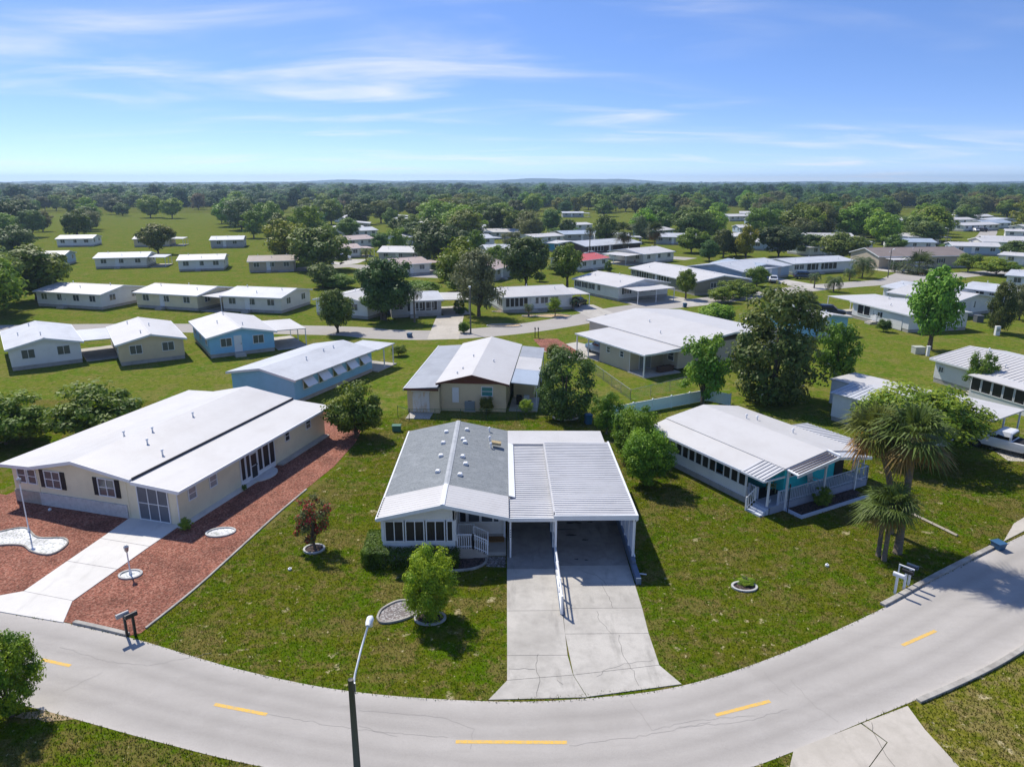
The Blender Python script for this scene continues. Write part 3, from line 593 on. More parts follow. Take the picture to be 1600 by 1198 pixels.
for wz in (.85, 1.75): window(mh, 'R', u1, 0, wz, 1.25, w=.72, h=1.16, nx=1, nz=1, glass=SCREEN, name='screen_window'); window(mh, 'L', 0, 0, wz, 1.25, w=.72, h=1.16, nx=1, nz=1, glass=SCREEN, name='screen_window', d=-u0)
# recessed entrance
for c, w_, n in ((-2.42, .34, 1), (-1.78, .62, 1), (-1.02, .62, 1), (-.48, .26, 1)): window(mh, 'F', 0, 0, c, 1.22, w=w_, h=1.1, nx=n, nz=1, glass=SCREEN if c < -2 else GLASS, d=-2.69)
MB().box(-.06, 2.55, .0, .06, 2.72, 2.6).build('corner_trim', TRIM, mh)
MB().box(-2.68, .85, -.04, .08, 2.68, .24).build('entry_slab', CONC, mh)
MB().box(-1.55, 2.0, .24, -.02, 2.62, .29).build('needle_litter', mat('pine_needles', (.30, .17, .07), .95, .1, var=[(14, .4, .7, (.14, .08, .03), .9)], bump=(40, .8, .03)), mh)
st = MB()
st.box(-2.68, .55, 0, -1.75, 1.9, .62)
for i in range(3): st.box(-1.75+i*.28, .6, 0, -1.47+i*.28, 1.6, .52-i*.13)
st.build('entry_steps', concrete('steps', (.50, .44, .38), (.34, .30, .26), .7), mh)
railing(mh, (-2.62, .6, 0), (-1.75, .6, 0), .62, .85, .11); railing(mh, (-2.62, 1.85, 0), (-1.75, 1.85, 0), .62, .85, .11)
railing(mh, (-1.75, .6, .62), (-.95, .6, .25), 0, .85, .12); railing(mh, (-1.75, 1.6, .62), (-.95, 1.6, .25), 0, .85, .12)
# roof vents
VENT = lambda: MB().ext([(-.15, 0), (.15, 0), (.15, .1), (.09, .17), (-.09, .17), (-.15, .1)], 'y', -.13, .13).mesh('roof_vent')
for x, y, z in [(-4.05, 12.04, 3.34), (-2.63, 12.49, 3.34), (-4.1, 9.89, 3.33), (-2.8, 10.44, 3.38), (-2.64, 9.96, 3.34), (-4.05, 7.54, 3.34), (-2.66, 7.38, 3.34), (-2.41, 6.28, 3.29), (-4.03, 4.96, 3.34), (-2.65, 4.46, 3.34)]:
    v_ = link('roof_vent', cached('cap', VENT), WHITE, mh, (x, y, z)); v_.rotation_euler = (0, 0, random.uniform(-.2, .2))
for x, y in ((-1.06, 13.12), (-1.0, 11.25), (-.9, 10.0)): vent(mh, x, y, 3.0, WHITE)
MB().box(-1.35, 10.15, 2.98, -.7, 10.62, 3.13).build('roof_patch', mat('weathered_board', (.45, .36, .2), .9, .1, var=[(4, .4, .7, (.25, .2, .13), .9)]), mh).rotation_euler = (0, R(9), 0)
# carport roofs
zl = lambda u, w: 2.60-.02*u; zR = lambda u, w: 3.00-.012*(u-2.8)
mb = panel(.27, 2.80, .30, 11.4, zl, .09); ribs(mb, .27, 2.8, .3, 11.35, zl, .285, .036, .08); mb.build('carport_roof', PANR, mh)
mb = panel(2.74, 7.12, -.28, 11.05, zR, .09); ribs(mb, 2.76, 7.1, -.25, 11.0, zR, .285, .036, .08); mb.build('carport_roof', PANR, mh)
MB().box(.2, .22, 2.42, 2.86, .30, 2.64).build('carport_fascia', TRIM, mh); MB().box(2.66, -.36, 2.78, 7.2, -.28, 3.06).build('carport_fascia', TRIM, mh)
MB().box(7.12, -.28, 2.80, 7.22, 11.1, 3.0).build('gutter', TRIM, mh); MB().box(2.69, .3, 2.62, 2.735, 11.05, 2.97).build('carport_fascia', PANR, mh)
MB().slab([(.25, 2.8, 2.80), (.62, 2.8, 2.70), (.62, 11.4, 2.70), (.25, 11.4, 2.80)], .05).build('flashing', WHITE, mh)
panel(.25, 7.05, 11.38, 14.1, lambda u, w: 2.74-.008*u, .14).build('rear_roof', WROOF2, mh)
MB().box(.1, 11.2, 0, 6.9, 13.9, 2.58).build('storage_wall', OFFW, mh)
door(mh, 'F', 0, 0, 1.4, .2, d=-11.19); window(mh, 'F', 0, 0, 5.2, 1.3, w=.5, h=.5, nx=1, nz=1, d=-11.19)
for w_ in (4.2, 7.0, 9.8): window(mh, 'R', 0, 0, w_, 1.3, w=.9, h=1.0, nx=1, nz=2)
for i, w_ in enumerate((.4, 2.6, 5.2, 7.8, 10.4)): post(mh, .33, w_, .18, 2.5, .09)
for i, w_ in enumerate((-.22, 1.5, 3.3, 5.1, 6.9, 8.7, 10.6)): post(mh, 2.78, w_, .2, 2.9, .11)
for i in range(10): post(mh, 7.0, -.2+i*1.22, .5, 2.92, .09)
for i in range(9):
    y0 = -.2+i*1.22; mb = MB()
    for k in range(14): mb.box(6.985, y0+.05, .72+k*.145, 7.015, y0+1.17, .80+k*.145)
    mb.build('louver_panel', WHITE, mh)
MB().tube([(7.17, -.25, 2.85), (7.17, -.22, 2.72), (7.08, -.12, 2.55), (7.08, -.12, .7), (7.12, -.3, .55)], .045, 8).build('downspout', WHITE, mh)
MB().box(6.9, -.7, -.1, 7.12, 11.2, .55).build('retaining_wall', BWALL, mh, bevel=.01); MB().box(6.88, -2.2, -.1, 7.14, -.72, .36).build('retaining_wall', BWALL, mh, bevel=.01)
MB().slab([(2.70, -4.9, .10), (2.90, -4.9, .10), (2.90, 11.2, .36), (2.70, 11.2, .36)], .45).build('divider_wall', BWALL, mh)
rl = MB(); zt = lambda w: .10+.016*(w+4.9)
for hh, tt in ((.95, .05), (.55, .04), (.18, .06)): rl.tube([(2.78, -4.95, zt(-4.95)+hh), (2.78, -.3, zt(-.3)+hh)], tt, 4)
for w_ in (-4.9, -3.35, -1.8): rl.box(2.73, w_-.05, zt(w_), 2.83, w_+.05, zt(w_)+1.0)
rl.build('railing', WHITE, mh)
rl = MB()
for hh in (.95, .5): rl.tube([(2.78, -.2, zt(0)+hh), (2.78, 10.6, zt(6)+hh)], .03, 4)
rl.build('railing', WHITE, mh)
MB().tube([(7.1, -1.25, .1), (7.6, -1.3, .06)], .035, 6).build('drain_pipe', WHITE, mh)
DIG = mat('post_numerals', (.03, .03, .035), .6, .2)
for i in range(4): MB().box(-.022, -.052, -.03, .022, -.047, .03).build('numeral_plate', DIG, mh, (.33, .4, 1.45+.14*i))
# ================================================================== CREAM HOUSE (left)
ch = empty('mobile_home', G(272, 820), R(-17), 'cream house with wide white roof beside the red mulch yard', 'house')
HOUSES.append((G(40, 790), R(-17), 13, 17, None))
def prof_roof(root, prof, w0, w1, m, t=.12, name='roof', fas=True):
    mb = MB()
    for (a, za), (b, zb) in zip(prof, prof[1:]): mb.slab([(a, w0, za), (b, w0, zb), (b, w1, zb), (a, w1, za)], t)
    o = mb.build(name, m, root)
    if fas:
        f = MB()
        for (a, za), (b, zb) in zip(prof, prof[1:]):
            f.add([(a, w0-.04, za+.01), (b, w0-.04, zb+.01), (b, w0-.04, zb-.21), (a, w0-.04, za-.21), (a, w0, za+.01), (b, w0, zb+.01), (b, w0, zb-.21), (a, w0, za-.21)],
                  [(0, 3, 2, 1), (4, 5, 6, 7), (0, 1, 5, 4), (3, 7, 6, 2), (0, 4, 7, 3), (1, 2, 6, 5)])
        f.build('fascia', TRIM, o)
    return o
prof_roof(ch, [(-12.95, 2.70), (-10.4, 2.78), (-6.9, 3.55), (-2.5, 2.86)], -.38, 17.2, WROOF)
prof_roof(ch, [(-2.47, 2.74), (1.0, 2.52)], -.38, 17.2, WROOF, name='side_roof')
MB().box(1.0, -.42, 2.36, 1.08, 17.2, 2.53).build('gutter', TRIM, ch)
MB().box(-2.53, -.2, 2.70, -2.47, 17.2, 2.90).build('roof_joint', mat('dark_joint', (.06, .06, .065), .8, .2), ch)
MB().ext([(-12.4, .0), (-2.5, .0), (-2.5, 2.66), (-6.9, 3.38), (-10.4, 2.62), (-12.4, 2.56)], 'y', 0, 17).build('wall', CREAM, ch)
MB().ext([(-2.5, .0), (.42, .0), (.42, 2.42), (-2.5, 2.60)], 'y', .05, 17).build('side_wall', CREAM, ch)
MB().box(-12.43, -.06, -.05, -10.3, 0, .85).box(-12.46, -.05, -.05, -12.4, 8, .8).build('skirting', mat('tan_stone', (.46, .40, .33), .9, .1, var=[(5, .4, .7, (.33, .28, .23), .8)], bump=(9, .5, .03)), ch)
MB().box(-10.28, -.09, -.05, -3.35, 0, .88).build('skirting', mat('white_stone', (.60, .58, .56), .9, .1, var=[(4, .4, .7, (.45, .43, .41), .8), (12, .5, .75, (.7, .68, .66), .6)], bump=(8, .6, .04)), ch)
MB().box(-3.33, -.03, 0, -3.2, 0, 2.6).box(-10.32, -.03, .85, -10.26, 0, 2.6).build('corner_trim', CREAM, ch)
for c in (-11.6, -10.75): window(ch, 'F', 0, 0, c, 1.45, w=.62, h=.95, nx=1, nz=2, glass=GLASS)
for c in (-9.05, -4.75): window(ch, 'F', 0, 0, c, 1.35, w=1.2, h=1.1, nx=2, nz=2, glass=GLASS, shutters=True)
window(ch, 'F', 0, 0, -1.35, .12, w=2.2, h=2.15, nx=3, nz=2, glass=mat('grey_screen', (.11, .125, .15), .4, .4, var=[(1, .4, .7, (.16, .18, .21), .7)]), name='garage_screen', d=-.04)
for w_ in (1.35, 3.3): window(ch, 'R', .42, 0, w_, 1.25, w=.62, h=.72, nx=1, nz=2, glass=GLASSL)
window(ch, 'R', .42, 0, 11.7, 1.4, w=.5, h=.7, nx=1, nz=2, glass=SCREEN); window(ch, 'R', .42, 0, 14.6, 1.4, w=.6, h=.7, nx=1, nz=2)
MB().box(.42, 6.0, 0, .45, 10.0, 2.38).build('porch_frame', WHITE, ch)
for a, b in ((6.05, 6.5), (6.62, 7.05), (7.95, 8.45), (8.55, 9.25), (9.32, 9.92)): window(ch, 'R', .45, 0, (a+b)/2, .42, w=round(b-a-.04, 2), h=1.82, nx=1, nz=1, glass=SCREEN, name='screen_window')
sdo = window(ch, 'R', .45, 0, 7.48, .15, w=.66, h=1.75, nx=1, nz=2, glass=SCREEN, name='screen_door'); link('handle', cached('handle', None), BLACKM, sdo, (.25, 0, .9))
n = 20; MB().prism([(.42, 6.9)]+[(.42+1.05*math.sin(math.pi*k/n), 8.2-1.35*math.cos(math.pi*k/n)) for k in range(n+1)]+[(.42, 9.6)], 0, .1).build('step_slab', CONCW, ch)
MB().box(.42, -.25, -.03, .95, 7.0, .06).build('walk_slab', CONCW, ch); MB().box(.46, 10.1, -.03, .95, 16.8, .12).build('walk_slab', CONC, ch)
for x, y in ((-7.6, 4.6), (-6.3, 5.8), (-5.2, 4.1), (-3.3, 3.3), (-6.0, 9.5)): vent(ch, x, y, 2.9+.62*(1-abs(x+6.9)/4.4))
MB().tube([(.5, .0, 2.4), (.5, -.02, .1)], .04, 6).build('downspout', WHITE, ch)
sg = empty('yard_sign', G(204, 806)); tag(sg, 'small grey sign on a thin post at the foot of the cream house', 'sign'); MB().box(-.02, -.02, 0, .02, .02, 1.25).build('post', GALV, sg); MB().box(-.3, -.03, 1.2, .3, -.01, 1.42).build('board', mat('sign_grey', (.55, .55, .54), .6, .3, var=[(14, .5, .7, (.25, .27, .27), .7)]), sg)
def yard_lamp(label, loc, h, r=.035):
    q = empty('yard_lamp', loc, 0, label, 'lamp'); MB().tube([(0, 0, 0), (0, 0, h)], r, 8).build('pole', TRIM, q); MB().tube([(0, 0, 0), (0, 0, .35)], [.1, .04], 8).build('base', TRIM, q)
    MB().tube([(0, 0, h), (0, 0, h+.08), (0, 0, h+.3), (0, 0, h+.4)], [.06, .1, .14, .03], 8).build('lantern', GALV, q); return q
yard_lamp('tall thin white yard lamp standing in the kidney gravel bed', G(46, 831), 3.15)
yard_lamp('short yard lamp post in the round white stone bed', G(204, 897), 1.35)

# ================================================================== TURQUOISE HOUSE (right)
tq = empty('mobile_home', (16.69, 40.72), R(28), 'turquoise house with white roof and grey railed front deck', 'house')
HOUSES.append(((16.7, 40.7), R(28), 10, 11.5, None))
LV, RE = -.55, 8.75
MB().ext([(2.62, .0), (RE-.2, .0), (RE-.2, 2.62), (4.9, 3.3), (2.62, 2.75)], 'y', 1.25, 11.2).build('wall', TURQ, tq)
MB().box(.2, 9.4, 0, 2.62, 11.2, 2.5).build('rear_wall', TURQ, tq); MB().box(2.3, 2.0, .5, 2.6, 9.4, 2.6).build('inner_wall', TURQ, tq)
zt2 = lambda u, w: (2.92+(3.42-2.92)*(u-1.2)/3.7) if u < 4.9 else 3.42-(3.42-2.72)*(u-4.9)/3.85
zs = lambda u, w: 2.46+(2.86-2.46)*(u-LV)/(1.2-LV)
for a, b in ((1.15, 4.9), (4.9, RE)): panel(a, b, .05, 11.4, zt2, .12).build('roof', WROOF, tq)
panel(LV, 1.2, 2.02, 11.4, zs, .1).build('porch_roof', WROOF, tq)
mb = panel(LV-.05, 1.18, .1, 2.02, zs, .07); ribs(mb, LV-.05, 1.18, .1, 2.0, zs, .30, .05, .07); mb.build('porch_roof', PANR, tq)
MB().box(LV-.1, 2.02, 2.3, LV-.02, 11.4, 2.46).box(LV-.1, .02, 2.3, LV-.02, 2.0, 2.42).box(LV-.1, .02, 2.30, 1.2, .1, 2.40).build('fascia', TRIM, tq)
BRN = mat('brown_pan', (.10, .085, .085), .6, .3)
z2 = lambda u, w: zt2(u, w)-.08+.10*min(w, 0)
mb = panel(1.25, 5.0, -.85, .05, z2, .07).build('front_awning', WHITE, tq); mb = MB()
for k in range(4): a = -.78+k*.21; mb.slab([(1.4, a, z2(1.4, a)+.03), (4.9, a, z2(4.9, a)+.03), (4.9, a+.10, z2(4.9, a+.1)+.03), (1.4, a+.1, z2(1.4, a+.1)+.03)], .03)
mb.build('awning_stripe', BRN, tq)
panel(5.0, 8.3, -.85, .05, z2, .07).build('front_awning', LGROOF, tq)
MB().slab([(1.2, -.92, z2(1.2, -.9)+.05), (5.0, -.92, z2(4.9, -.9)+.05), (5.0, -.86, z2(4.9, -.9)+.05), (1.2, -.86, z2(1.2, -.9)+.05)], .2).slab([(5.0, -.92, z2(4.9, -.9)+.05), (8.35, -.92, z2(8.3, -.9)+.05), (8.35, -.86, z2(8.3, -.9)+.05), (5.0, -.86, z2(4.9, -.9)+.05)], .2).build('awning_fascia', WHITE, tq)
MB().slab([(4.95, -.9, 3.42), (5.12, -.9, 3.42), (5.12, .08, 3.47), (4.95, .08, 3.47)], .08).build('awning_ridge', WHITE, tq)
mb = panel(RE+.05, 10.6, .8, 6.2, lambda u, w: 2.66-.07*(u-RE), .08); ribs(mb, RE+.05, 10.6, .8, 6.2, lambda u, w: 2.66-.07*(u-RE), .3, .04, .06); mb.build('side_roof', PANR, tq)
for y in (1.0, 3.5, 6.0): post(tq, 10.4, y, 0, 2.5, .09)
for x, y, z in ((6.3, 7.2, 3.15), (5.6, 7.6, 3.28), (6.4, 4.0, 3.12)): vent(tq, x, y, z)
# screened side porch
MB().box(.15, 2.1, 0, .3, 10.6, 1.05).build('porch_base', PWHITE, tq); MB().box(.05, 1.9, -.05, .34, 10.7, .35).build('skirting', BLOCK, tq)
for i in range(12):
    if i != 3: window(tq, 'L', 0, 0, 2.5+i*.68, 1.1, w=.54, h=1.28, nx=1, nz=1, glass=SCREEN, frame=TRIM, name='screen_window', d=-.16)
MB().box(.16, 2.1, 2.38, .3, 10.6, 2.5).build('porch_header', WHITE, tq)
# deck
DECK = mat('grey_deck', (.33, .37, .45), .7, .25, var=[(3, .4, .75, (.25, .28, .34), .6)], wave=('X', .14, .4, .01)); RAILC = mat('pale_blue_rail', (.50, .56, .66), .6, .3)
DTOP = .52
for k in range(9): MB().box(.02, .0+k*.138, DTOP-.04, 9.6, .13+k*.138, DTOP).build('deck_board', DECK, tq)
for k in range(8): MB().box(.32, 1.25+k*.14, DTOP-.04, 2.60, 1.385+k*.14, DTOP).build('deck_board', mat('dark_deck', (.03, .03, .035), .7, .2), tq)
MB().box(.03, .02, -.03, 9.6, .1, DTOP-.05).box(.03, .02, -.03, .12, 1.2, DTOP-.05).box(9.5, .02, -.03, 9.6, 1.2, DTOP-.05).build('deck_skirt', DECK, tq)
for i in range(3): MB().box(-.2-i*.27, .05, 0, .02-i*.27, 1.15, .39-i*.13).build('deck_step', mat('pale_step', (.55, .6, .68), .7, .2), tq)
railing(tq, (.8, .06, 0), (9.55, .06, 0), DTOP, .9, .16, RAILC); railing(tq, (9.55, .06, 0), (9.55, 1.2, 0), DTOP, .9, .16, RAILC); railing(tq, (.32, 1.3, 0), (.32, 2.05, 0), DTOP, .8, .12, RAILC)
railing(tq, (0, 1.2, DTOP), (-.75, 1.2, 0), 0, .9, .2, WHITE)
for x, y, z1 in ((.0, .2, 2.42), (1.4, -.02, 2.75), (5.0, -.02, 3.2), (8.2, -.02, 2.7), (.02, 2.05, 2.45)): post(tq, x, y, .0 if y < 0 else DTOP, z1, .11)
for c in (3.5, 4.3): window(tq, 'F', 0, 0, c, 1.55, w=.7, h=.62, nx=1, nz=1, d=-1.24)
window(tq, 'F', 0, 0, 6.4, 1.5, w=.8, h=.75, nx=2, nz=1, d=-1.24); MB().box(7.6, 1.2, DTOP, 8.5, 1.245, 2.5).build('screen_door', SCREEN, tq)
bd = empty('planter_bed', (tq.matrix_world @ Vector((0, 0, 0)))[:2] if False else (16.69, 40.72), R(28), 'dark planter bed with pale blue kerb along the turquoise house deck', 'flower bed')
MB().box(1.5, -1.25, -.02, 8.0, -.04, .08).build('filling', MULCH, bd); MB().box(1.38, -1.38, -.02, 8.1, -1.25, .2).box(1.38, -1.25, -.02, 1.5, -.04, .2).build('edging', RAILC, bd)
def at28(u, w): c, s = math.cos(R(28)), math.sin(R(28)); return (16.69+u*c-w*s, 40.72+u*s+w*c)
def chair(label, loc, rz, z, m):
    q = empty('porch_chair', (*loc, z), rz, label, 'chair'); MB().box(-.26, -.25, .38, .26, .25, .44).build('seat', m, q, bevel=.02)
    MB().slab([(-.26, .22, .44), (.26, .22, .44), (.26, .36, 1.0), (-.26, .36, 1.0)], .06).add([], []).build('backrest', m, q)
    for x in (-.23, .23):
        for y in (-.22, .22): MB().box(x-.025, y-.025, 0, x+.025, y+.025, .38).build('leg', m, q)
        MB().box(x-.03, -.25, .62, x+.03, .27, .66).box(x-.02, -.23, .44, x+.02, -.19, .62).build('armrest', m, q)
    return q
GRN = mat('green_chair', (.22, .28, .12), .6, .3); WCH = mat('pale_resin', (.6, .64, .64), .5, .35)
chair('green porch chair on the dark deck of the turquoise house', at28(2.0, 1.7), R(28+60), DTOP, GRN)
chair('white porch chair on the front deck beneath the striped awning', at28(4.9, .75), R(28), DTOP, WCH)
bst = empty('bird_statue', (*at28(.35, .45), DTOP), R(20), 'small white and grey bird ornament at the top of the deck steps', 'ornament')
MB().tube([(-.12, 0, .12), (-.02, 0, .15), (.1, 0, .13), (.16, 0, .22), (.2, 0, .28)], [.03, .1, .08, .05, .02], 8).build('body', WCH, bst, smooth=True); MB().tube([(0, .03, 0), (0, .03, .12)], .012, 5).tube([(0, -.03, 0), (0, -.03, .12)], .012, 5).build('legs', BLACKM, bst)
lp = empty('lamp_post', (*at28(1.35, -.3), 0), 0, 'slim black lamp post at the corner of the deck', 'lamp'); MB().tube([(0, 0, 0), (0, 0, 1.75)], .03, 8).build('pole', BLACKM, lp); MB().tube([(0, 0, 1.75), (0, 0, 1.85), (0, 0, 1.98)], [.04, .07, .02], 8).build('lantern', BLACKM, lp)

# ================================================================== TAN HOUSE with brown gable, behind the front house
th = empty('mobile_home', (-5.81, 61.77), R(-5.5), 'tan house with brown gable and white roof behind the front house', 'house')
HOUSES.append(((-9, 61.7), R(-5.5), 12, 17, None))
MB().ext([(0, .3), (5.95, .3), (5.95, 2.62), (2.9, 3.42), (0, 2.62)], 'y', .5, 16.3).build('wall', TAN, th); MB().box(.03, .53, 0, 5.92, 16.2, .32).build('skirting', TAN, th)
BRG = mat('brown_gable', (.15, .055, .035), .8, .2, wave=('X', .2, .4, .02)); MB().ext([(-.25, 2.66), (6.15, 2.66), (2.9, 3.42)], 'y', .40, .5).build('gable_panel', BRG, th)
prof_roof(th, [(-.4, 2.72), (2.9, 3.56), (6.3, 2.72)], .12, 16.6, WROOF, fas=False); MB().add([(u, w, z) for w in (.05, .12) for u, z in ((-.4, 2.73), (2.9, 3.57), (6.3, 2.73), (6.3, 2.55), (2.9, 3.39), (-.4, 2.55))], [(0, 5, 4, 1), (1, 4, 3, 2), (0, 1, 7, 6), (1, 2, 8, 7), (5, 11, 10, 4), (4, 10, 9, 3)]).build('fascia', mat('brown_trim', (.11, .045, .03), .7, .2), th)
zsh = lambda u, w: 2.40+.07*(u+3.1)
for i, (a, b) in enumerate(((-.75, 3.9), (3.92, 8.2), (8.22, 12.4), (12.42, 16.5))): panel(-3.12, -.1, a, b, zsh, .1).build('shed_roof', GROOF, th)
MB().box(-3.16, -.79, 2.24, .0, -.75, 2.44).build('fascia', mat('brown_trim', (.1, .05, .03)), th); MB().box(-3.2, -.79, 2.24, -3.12, 16.5, 2.43).build('gutter', TRIM, th)
MB().box(-2.95, -.3, 0, -.02, 16, 2.32).build('shed_wall', TAN, th)
SDOOR = mat('stained_white_door', (.66, .66, .64), .6, .3, var=[(1.6, .5, .68, (.55, .33, .08), .8, (2, 2, .7))])
for x in (-2.08, -1.30): MB().box(x-.38, -.36, .12, x+.38, -.3, 2.0).build('shed_door', SDOOR, th)
MB().box(-2.55, -.38, 2.02, -.85, -.3, 2.22).build('door_header', WHITE, th)
MB().box(-2.75, -2.1, -.03, -.6, -.32, .06).build('ramp_slab', CONC, th)
for i, (a, b) in enumerate(((1.3, 6.3), (6.35, 11.4), (11.45, 16.4))): panel(6.35, 8.8, a, b, lambda u, w: 2.62-.08*(u-6.3), .08).build('porch_roof', (BLROOF, WROOF2, GROOF)[i], th)
for y in (1.5, 6, 11, 16): post(th, 8.7, y, 0, 2.4, .1)
MB().box(8.2, 5.0, 0, 8.3, 16, 2.3).box(6.3, 4.9, 0, 8.3, 5.0, 2.3).build('porch_wall', TAN, th); MB().box(6.2, .8, -.03, 8.8, 5, .12).build('porch_slab', CONC, th)
MB().box(1.05, .42, .85, 1.65, .49, 2.25).build('utility_door', WHITE, th); window(th, 'F', 0, 0, 4.25, 1.55, w=.95, h=.8, nx=1, nz=2, glass=mat('teal_glass', (.05, .25, .24), .15, .6, var=[(2, .5, .6, (.2, .24, .26), .9, (.1, .1, 1.5))]), d=-.49)
for x, y, z in ((1.6, 3.5, 3.05), (1.3, 2.0, 3.0), (2.0, 8, 3.2), (4.2, 6.5, 3.1)): vent(th, x, y, z)
for x in (7.0, 7.7): MB().box(x-.25, 2.5, .12, x+.25, 3.0, .95).build('porch_cabinet', DARK if x < 7.5 else WCH, th)
acr = empty('air_conditioner', (*G(735, 641), 0), R(-5), 'grey air conditioner unit behind the tan house', 'air conditioner')
MB().box(-.55, -.5, -.02, .55, .5, .08).build('base', CONC, acr); MB().box(-.47, -.42, .08, .47, .42, .98).build('cabinet', mat('ac_grey', (.27, .33, .36), .6, .3, wave=('Z', .06, .8, .02)), acr, bevel=.03); MB().tube([(0, 0, .98), (0, 0, 1.03)], .34, 16).build('fan_grille', BLACKM, acr)
# ================================================================== BEIGE HOUSE with long white roofs
bh = empty('mobile_home', (13.63, 75.64), R(28.4), 'beige house with two level white roof and blue pickup in its carport', 'house')
HOUSES.append(((13.6, 75), R(28), 16, 18, None))
MB().box(5.0, -2.4, .3, 20.5, 14.5, 2.75).build('wall', BEIGE, bh); MB().box(.25, 0, .0, 5.0, 5.6, 2.5).build('annex_wall', BEIGE, bh)
prof_roof(bh, [(4.9, 2.92), (13.0, 3.75), (21, 2.9)], -2.9, 15.2, WROOF, name='roof'); panel(-.1, 5.0, -2.9, 10.2, lambda u, w: 2.55+.05*u, .1).build('carport_roof', WROOF, bh)
MB().box(-.18, -2.95, 2.4, -.1, 10.2, 2.56).box(-.1, -2.98, 2.42, 5.0, -2.9, 2.62).build('gutter', TRIM, bh)
for y in (-2.7, 10.0, 7.6): post(bh, .05, y, 0, 2.48, .12)
MB().box(0, -3.0, -.03, 5.0, 0, .12).build('patio_slab', CONC, bh); MB().box(0, 5.6, -.03, 5, 10.5, .04).build('carport_slab', CONC, bh)
for y in (1.4, 3.9): window(bh, 'L', 0, 0, y, 1.45, w=.6, h=.62, nx=1, nz=2, d=-.25)
window(bh, 'F', 0, 0, 2.4, .15, w=1.6, h=2.0, nx=2, nz=1, glass=GLASSL, d=-.0); window(bh, 'L', 0, 0, -1.3, 1.1, w=.9, h=1.0, nx=1, nz=2, d=-5.0)
MB().box(2.6, -2.3, .12, 4.6, -1.7, .75).build('patio_box', mat('brown_box', (.10, .06, .045), .8), bh); MB().tube([(.22, -.05, 2.4), (.22, -.05, .1)], .04, 6).build('downspout', WHITE, bh)
vent(bh, 7.0, 3.0, 3.1); vent(bh, 9.5, 8.0, 3.35)
# ================================================================== LIGHT BLUE HOUSE with awnings (left, behind)
lb = empty('mobile_home', G(583, 581), R(-23), 'light blue house with white window awnings and a corner porch', 'house')
HOUSES.append(((-24, 65), R(-23), 9, 14, None))
MB().ext([(-7.6, .4), (-.1, .4), (-.1, 2.5), (-3.85, 3.1), (-7.6, 2.5)], 'y', -13, .0).build('wall', LBLUE, lb); MB().box(-7.5, -12.9, -.05, -.14, -.05, .45).build('skirting', BLOCK, lb)
prof_roof(lb, [(-8.0, 2.5), (-3.85, 3.25), (.35, 2.5)], -13.3, .25, LGROOF); panel(-3.8, .55, .27, 3.9, lambda u, w: 2.5, .1).build('porch_roof', LGROOF, lb)
for x, y in ((.35, 3.7), (.35, 1.8), (-3.5, 3.7)): post(lb, x, y, 0, 2.42, .1)
MB().box(-3.8, .1, -.03, .6, 4.0, .12).build('porch_slab', CONC, lb)
for i in range(5):
    y = -1.7-i*2.35; window(lb, 'R', -.1, 0, y, 1.2, w=1.2, h=.9, nx=2, nz=1)
    MB().slab([(-.05, y-.75, 2.25), (.62, y-.75, 1.55), (.62, y+.75, 1.55), (-.05, y+.75, 2.25)], .04).build('awning', WHITE, lb)
for x, y in ((-3.0, -4.5), (-3.0, -2.8), (-2.5, -8)): vent(lb, x, y, 3.0, BLACKM)
# ================================================================== other houses: foot of the front wall in the picture, left -> right
house('low grey roofed house beside the dark cedar across the back road', (612, 497), (690, 493), 9, GREYW, LGROOF, ridge='u', rise=.6, carport=('R', 4.6, .2, 8, 2.45, WROOF2), wins=[('F', 1.2), ('F', 4.2), ('F', 6.0)], screens=[('F', 2.4, 7.2, 5)], vents=1)
house('white gabled house half hidden behind the dark cedar', (495, 492), (575, 499), 11, PWHITE, WROOF2, ridge='w', rise=.9)
house('white house with curved porch roof and garden beds by the back road', (786, 489), (893, 483), 10, PWHITE, WROOF, ridge='u', rise=.8, carport=('R', 3.4, .3, 8, 2.45), screens=[('F', .4, 4.2, 5), ('L', .4, 3.2, 3)], wins=[('F', 5.4), ('F', 7.0), ('F', 8.8), ('L', 6.5)])
house('white gabled house with black shutters and carport across the back road', (897, 456), (966, 471), 11.5, PWHITE, WROOF, ridge='u', rise=1.0, carport=('R', 4.5, .5, 9, 2.45), wins=[('F', 1.2, dict(shutters=True, w=.9)), ('F', 3.3, dict(shutters=True, w=.9)), ('F', 5.4, dict(shutters=True, w=.9)), ('F', 7.6, dict(w=.8)), ('R', 1.8, dict(shutters=True)), ('R', 5), ('R', 8)], doors=[('R', 3.3)])
house('olive walled house with brown and white lattice side', (985, 437), (1085, 462), 12, OLIVE, WROOF, ridge='u', rise=.9, wins=[('F', 1.2), ('R', 4), ('R', 8)], screens=[('F', 2.6, 7.4, 5), ('F', 9.0, 15.0, 6)])
house('white roofed house with long carport and red car', (1005, 413), (1052, 408), 12, OFFW, WROOF, ridge='u', rise=.9, carport=('L', 6, .5, 9, 2.5), name='mobile_home')
house('red roofed white cottage behind the leafy tree', (905, 425), (950, 419), 9, PWHITE, RROOF, ridge='u', rise=.8)
house('dark brown house with pale gabled roof behind the palms', (915, 399), (1000, 392), 12, BROWNW, LGROOF, ridge='u', rise=1.0, screens=[('F', 1, 7, 5)], wins=[('F', 10), ('R', 4)])
house('blue walled house with white flat roof left of the palms', (856, 393), (915, 397), 10, BLUEW, WROOF, ridge='u', rise=.4, wins=[('L', 3), ('F', 3)])
house('white house behind the blue walled one', (835, 383), (880, 380), 10, PWHITE, WROOF, ridge='u', rise=.6)
house('long grey roofed house behind the far hedge', (882, 378), (945, 376), 12, GREYW, BLROOF, ridge='u', rise=.8)
